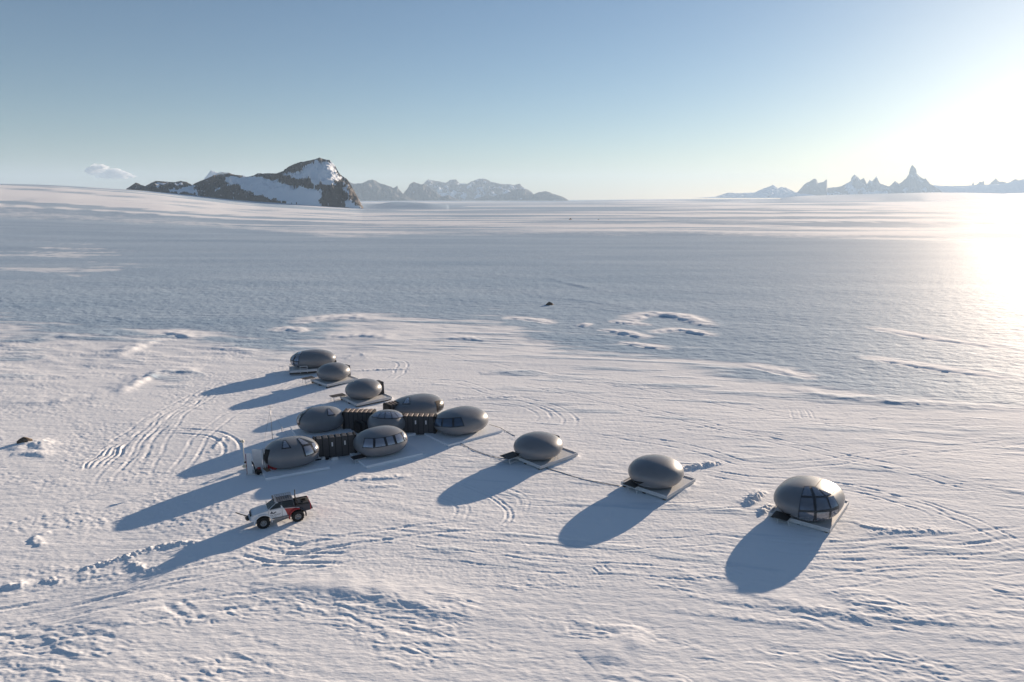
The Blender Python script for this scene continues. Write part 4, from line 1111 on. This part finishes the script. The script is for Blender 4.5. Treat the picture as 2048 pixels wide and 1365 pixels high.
# ------------------------------------------------------------------ pickup truck
CARGLASS = M('car_glass', (.015, .018, .022), .05, 0, .03)
LAMP = M('lamp_lens', (.45, .42, .36), .15, .3, .05)
def livery():
    m, nt, b = new_mat('truck_paint'); L = nt.links.new; N = nt.nodes.new
    tc = N('ShaderNodeTexCoord'); sx = N('ShaderNodeSeparateXYZ'); L(tc.outputs['Object'], sx.inputs[0])
    def mth(op, a, c=None):
        n = N('ShaderNodeMath'); n.operation = op
        for k, s in enumerate((a, c)):
            if s is None: continue
            if isinstance(s, (int, float)): n.inputs[k].default_value = s
            else: L(s, n.inputs[k])
        return n.outputs[0]
    X, Z = sx.outputs['X'], sx.outputs['Z']
    # white ends on a curve leaning back towards the sill; navy lies above a line falling to the rear arch
    edge = mth('ADD', mth('MULTIPLY', mth('POWER', mth('MAXIMUM', mth('SUBTRACT', Z, .7), 0), 2), .35), -.62)
    back = mth('LESS_THAN', X, edge)
    line = mth('ADD', mth('MULTIPLY', X, .13), 1.645)
    navy = mth('GREATER_THAN', Z, line)
    wl = mth('GREATER_THAN', Z, mth('SUBTRACT', line, .035))
    c1 = N('ShaderNodeMix'); c1.data_type = 'RGBA'; c1.inputs['A'].default_value = (.36, .014, .02, 1); c1.inputs['B'].default_value = (.75, .75, .76, 1); L(wl, c1.inputs['Factor'])
    c2 = N('ShaderNodeMix'); c2.data_type = 'RGBA'; L(navy, c2.inputs['Factor']); L(c1.outputs['Result'], c2.inputs['A']); c2.inputs['B'].default_value = (.018, .022, .04, 1)
    rearb = mth('LESS_THAN', X, -1.75)
    c5 = N('ShaderNodeMix'); c5.data_type = 'RGBA'; L(rearb, c5.inputs['Factor']); L(c2.outputs['Result'], c5.inputs['A']); c5.inputs['B'].default_value = (.018, .022, .04, 1); c2 = c5
    tail = mth('LESS_THAN', X, -2.74)
    c4 = N('ShaderNodeMix'); c4.data_type = 'RGBA'; L(tail, c4.inputs['Factor']); L(c2.outputs['Result'], c4.inputs['A']); c4.inputs['B'].default_value = (.4, .015, .03, 1)
    c3 = N('ShaderNodeMix'); c3.data_type = 'RGBA'; L(back, c3.inputs['Factor']); c3.inputs['A'].default_value = (.78, .78, .79, 1); L(c4.outputs['Result'], c3.inputs['B'])
    L(c3.outputs['Result'], b.inputs['Base Color']); b.inputs['Roughness'].default_value = .32
    b.inputs['Coat Weight'].default_value = .15; b.inputs['Coat Roughness'].default_value = .1
    return m
def truck():
    fx, fy = at(526, 1056.5); rx, ry = at(598, 1042)
    fx, fy = fx + .0, fy + .0
    d = np.array([fx - rx, fy - ry]); d /= np.linalg.norm(d)
    side = np.array([-d[1], d[0]])                       # left of the truck
    mid = np.array([(fx + rx) / 2, (fy + ry) / 2])
    # the wheels seen are on the side facing the camera
    s = 1 if side[1] < 0 else -1
    c = mid - side * s * .86
    PT = livery()
    t = thing('pickup_truck', 'white, red and dark blue pickup truck with oversized snow tyres and a roof rack', 'pickup truck', (c[0], c[1], -.02), math.atan2(d[1], d[0]))
    def arch(cx, r, a0, a1, n=10): return [(cx + r * math.cos(a), .58 + r * math.sin(a)) for a in np.linspace(a0, a1, n)]
    prof = [(2.5, .78), (2.6, 1.0), (2.58, 1.2), (2.44, 1.36), (2.1, 1.46), (1.6, 1.54), (1.12, 1.6), (-1.38, 1.66), (-1.38, 1.31)]
    prof += [(-1.55 + .74 * math.cos(a), .58 + .74 * math.sin(a)) for a in np.linspace(1.3, .34, 8)]
    prof += [(.78, .8)] + arch(1.55, .72, math.pi - .3, .32) [0:]
    MB().extrude(prof, -.88, .88).build('body', PT, t, bevel=.09, smooth=False, seg=4)
    # bed: side walls, floor and tailgate, open on top
    wall = [(-1.4, 1.6), (-2.78, 1.62), (-2.82, .98), (-2.3, .9)] + [(-1.55 + .74 * math.cos(a), .58 + .74 * math.sin(a)) for a in np.linspace(math.pi - .5, 1.36, 8)]
    bd = MB()
    bd.extrude(wall, .8, .9); bd.extrude(wall, -.9, -.8)
    b = bd.build('bed', PT, t, bevel=.02)
    MB().box((-2.1, 0, 1.34), (1.36, 1.58, .06)).build('bed_floor', BLACKP, b)
    MB().box((-2.78, 0, 1.3), (.08, 1.6, .56)).build('tailgate', PT, b, bevel=.02)
    MB().box((-1.45, 0, 1.45), (.06, 1.58, .3)).build('bed_front', BLACKP, b)
    for sy in (-.85, .85): MB().box((-2.1, sy, 1.635), (1.34, .1, .04)).build('bed_rail', BLACKP, b, bevel=.01)
    bar = MB(); bar.tube([(-1.6, -.78, 1.6), (-1.6, -.7, 2.0), (-1.6, .7, 2.0), (-1.6, .78, 1.6)], .045, 8); bar.build('roll_bar', BLACKP, b, smooth=True)
    # cab
    cab = MB()
    lo = [(1.14, -.82), (-1.38, -.84), (-1.38, .84), (1.14, .82)]; hi = [(.24, -.64), (-1.22, -.65), (-1.22, .65), (.24, .64)]
    zl, zh = 1.58, 2.2
    cab.add([(x, y, zl) for x, y in lo] + [(x, y, zh) for x, y in hi], [(3, 2, 1, 0), (4, 5, 6, 7), (0, 1, 5, 4), (1, 2, 6, 5), (2, 3, 7, 6), (3, 0, 4, 7)])
    cb = cab.build('cab', PT, t, bevel=.07, seg=3)
    def facepanel(name, quad, off, parent=cb, mat=CARGLASS):
        q = [Vector(p) for p in quad]; n = (q[1] - q[0]).cross(q[2] - q[0]).normalized() * off
        MB().add([p + n for p in q] + [p - n for p in q], [(0, 1, 2, 3), (7, 6, 5, 4), (0, 4, 5, 1), (1, 5, 6, 2), (2, 6, 7, 3), (3, 7, 4, 0)]).build(name, mat, parent)
    def lerp(a, b_, k): return Vector(a) + (Vector(b_) - Vector(a)) * k
    def on(sy, x, z):                                    # a point on the cab side plane
        k = (z - zl) / (zh - zl); return (x, sy * (.83 + (.645 - .83) * k), z)
    W0 = [(1.14, -.82, zl), (1.14, .82, zl), (.24, .64, zh), (.24, -.64, zh)]
    facepanel('windshield', [lerp(lerp(W0[0], W0[3], .1), lerp(W0[1], W0[2], .1), .06), lerp(lerp(W0[0], W0[3], .1), lerp(W0[1], W0[2], .1), .94), lerp(lerp(W0[0], W0[3], .9), lerp(W0[1], W0[2], .9), .94), lerp(lerp(W0[0], W0[3], .9), lerp(W0[1], W0[2], .9), .06)], .015)
    R0 = [(-1.38, -.84, zl), (-1.38, .84, zl), (-1.22, .65, zh), (-1.22, -.65, zh)]
    facepanel('rear_window', [lerp(lerp(R0[0], R0[3], .2), lerp(R0[1], R0[2], .2), .1), lerp(lerp(R0[0], R0[3], .2), lerp(R0[1], R0[2], .2), .9), lerp(lerp(R0[0], R0[3], .85), lerp(R0[1], R0[2], .85), .9), lerp(lerp(R0[0], R0[3], .85), lerp(R0[1], R0[2], .85), .1)], .012)
    for sy in (-1, 1):
        facepanel('side_window', [on(sy, .96, 1.66), on(sy, -.1, 1.68), on(sy, -.1, 2.12), on(sy, .3, 2.12)], .014)
        facepanel('side_window', [on(sy, -.26, 1.69), on(sy, -1.26, 1.7), on(sy, -1.14, 2.12), on(sy, -.26, 2.12)], .014)
        dd = MB(); dd.box((-.18, sy * .888, 1.2), (.02, .012, .75)); dd.box((1.02, sy * .888, 1.25), (.02, .012, .7)); dd.build('door_gap', SEAM, t)
        MB().box((0, sy * .9, 1.42), (.2, .04, .04)).build('door_handle', WHITEM, t, bevel=.01)
        mr = MB().box((.98, sy * 1.0, 1.72), (.14, .24, .2), top=(.8, .9)).build('mirror', WHITEM, t, bevel=.03)
        hl = MB().add([(2.5, sy * .52, 1.38), (2.2, sy * .86, 1.42), (2.26, sy * .885, 1.2), (2.58, sy * .6, 1.16), (2.42, sy * .5, 1.34), (2.1, sy * .8, 1.38), (2.15, sy * .8, 1.2), (2.5, sy * .55, 1.16)],
                      [(0, 1, 2, 3), (7, 6, 5, 4), (0, 4, 5, 1), (1, 5, 6, 2), (2, 6, 7, 3), (3, 7, 4, 0)])
        hl.build('headlight', LAMP, t)
        for ax in (1.55, -1.55):
            fl = MB(); r0 = []; 
            for a in np.linspace(-.15, math.pi + .15, 18):
                ca, sa = math.cos(a), math.sin(a)
                r0.append([(ax + .7 * ca, sy * .84, .58 + .7 * sa), (ax + .72 * ca, sy * 1.06, .58 + .72 * sa), (ax + .8 * ca, sy * 1.05, .58 + .8 * sa), (ax + .84 * ca, sy * .88, .58 + .84 * sa)])
            fl.grid(r0); fl.build('fender_flare', PT, t, smooth=True)
            R, W2 = .565, .25; yc = sy * .88
            w = MB().lathe([(.3, -W2 * .9), (.46, -W2), (.54, -W2 * .86), (R, -W2 * .55), (R, W2 * .55), (.54, W2 * .86), (.46, W2), (.3, W2 * .9)], (ax, yc, R), 'y', 36)
            for k in range(30):
                a = 2 * math.pi * k / 30
                w.box((ax + (R + .004) * math.cos(a), yc + (.1 if k % 2 else -.1), R + (R + .004) * math.sin(a)), (.05, .2, .05))
            wh = w.build('wheel', TYRE, t)
            rm = MB().lathe([(.0, sy * .14), (.1, sy * .15), (.13, sy * .08), (.22, sy * .08), (.26, sy * .17), (.3, sy * .2), (.31, sy * .18), (.31, -sy * .15)], (ax, yc, R), 'y', 30).build('rim', STEEL, wh, smooth=True)
            hub = MB()
            for k in range(6):
                a = 2 * math.pi * k / 6; hub.lathe([(.0, sy * .095), (.03, sy * .095), (.035, sy * .07)], (ax + .17 * math.cos(a), yc, R + .17 * math.sin(a)), 'y', 8)
            hub.build('bolt', BLACKP, wh)
        MB().box((-.02, sy * .93, .78), (1.5, .2, .05)).build('side_step', STEEL, t, bevel=.015)
        MB().box((-2.8, sy * .82, 1.35), (.06, .14, .4)).build('tail_light', REDP, t, bevel=.015)
    ax_ = MB(); ax_.tube([(1.55, -.8, .56), (1.55, .8, .56)], .09, 8); ax_.tube([(-1.55, -.8, .56), (-1.55, .8, .56)], .1, 8); ax_.box((0, 0, .72), (4.6, .8, .2)); ax_.build('chassis', BLACKP, t)
    MB().box((2.57, 0, 1.27), (.1, .98, .2)).build('grille', BLACKP, t, bevel=.02)
    bl = MB().lathe([(.0, .0), (.055, 0), (.05, .03), (0, .03)], (0, 0, 0), 'z', 16)
    eb = bl.build('emblem', STEEL, t); eb.location = (2.62, 0, 1.28); eb.rotation_euler = (0, math.radians(90), 0)
    MB().box((2.6, 0, .92), (.24, 1.5, .2)).build('bumper', WHITEM, t, bevel=.05)
    wn = MB(); wn.box((2.8, 0, .86), (.3, .62, .2)); wn.build('winch', BLACKP, t, bevel=.03)
    bb = MB(); bb.tube([(2.7, .4, .95), (3.0, .42, 1.0), (3.0, -.42, 1.0), (2.7, -.4, .95)], .035, 8); bb.build('bull_bar', SKID, t, smooth=True)
    MB().tube([(2.75, -.4 * s, .9), (3.1, -.55 * s, 1.02), (3.75, -.95 * s, 1.25)], .045, 8).build('tow_pole', SKID, t, smooth=True)
    MB().box((-2.92, 0, .95), (.2, 1.3, .1)).build('rear_bumper', BLACKP, t, bevel=.02)
    # rack
    rk = MB(); z0, z1_ = 2.28, 2.4
    for z in (z0, z1_):
        rk.tube([(.42, -.7, z), (-1.2, -.7, z), (-1.2, .7, z), (.42, .7, z), (.42, -.7, z)], .025, 6)
    for x in np.linspace(.42, -1.2, 9):
        rk.tube([(x, -.7, z0), (x, .7, z0)], .02, 6); rk.tube([(x, -.7, z0), (x, -.7, z1_)], .018, 6); rk.tube([(x, .7, z0), (x, .7, z1_)], .018, 6)
    for yy in np.linspace(-.7, .7, 6): rk.tube([(.42, yy, z0), (-1.2, yy, z0)], .018, 6)
    for x in (.15, -1.0):
        for yy in (-.62, .62): rk.tube([(x, yy, 2.2), (x, yy, z0)], .025, 6)
    rr = rk.build('roof_rack', STEEL, t)
    lb = MB()
    for k in range(4): lb.box((.48, -.45 + k * .3, 2.42), (.08, .2, .14))
    lb.build('light_bar', BLACKP, rr, bevel=.02)
    MB().tube([(-1.46, s * .55, 1.4), (-1.46, s * .55, 3.1)], [.05, .045], 8).build('exhaust_stack', BLACKP, t, smooth=True)
    MB().box((-1.78, -s * .1, 1.5), (.5, 1.3, .3)).build('storage_box', BLACKP, b, bevel=.04)
    MB().box((-2.4, s * .35, 1.48), (.7, .7, .3), top=(.9, .9)).build('spare_load', PLATE, b, bevel=.06)
    MB().lathe([(.2, -.12), (.5, -.14), (.54, 0), (.5, .14), (.2, .12)], (-2.3, -s * .22, 1.5), 'z', 24).build('spare_tyre', TYRE, b, smooth=True)
    # lettering and mark on the doors
    INK = M('door_lettering', (.05, .055, .075), .5)
    def text(body, size, x, z, sy, parent=t):
        cu = bpy.data.curves.new('lettering', 'FONT'); cu.body = body; cu.size = size; cu.extrude = .003; cu.align_x = 'CENTER'; cu.space_character = 1.08
        o = bpy.data.objects.new('tmp', cu); COL.objects.link(o)
        dg = bpy.context.evaluated_depsgraph_get(); me = bpy.data.meshes.new_from_object(o.evaluated_get(dg))
        bpy.data.objects.remove(o)
        me.materials.clear(); me.materials.append(INK)
        o = bpy.data.objects.new('lettering', me); COL.objects.link(o); o.parent = parent
        o.rotation_euler = (math.radians(90), 0, math.radians(180) if sy > 0 else 0); o.location = (x, sy * .886, z)
    for sy in (-1, 1):
        text('WHITE DESERT', .19, .6, 1.04, sy)
        text('ANTARCTICA', .08, .6, .93, sy)
        lg = [(-.27, 0), (-.14, .2), (-.1, .19), (-.06, .07), (.02, .03), (.09, .11), (.12, .08), (.16, .13), (.19, .11), (.24, .02), (.18, .06), (.13, .0), (.02, -.05), (-.08, -.02)]
        f = -1 if sy > 0 else 1
        MB().extrude([(.6 + f * x * 1.15, 1.28 + z * 1.15) for x, z in lg], sy * .883, sy * .892).build('mountain_emblem', INK, t)
truck()
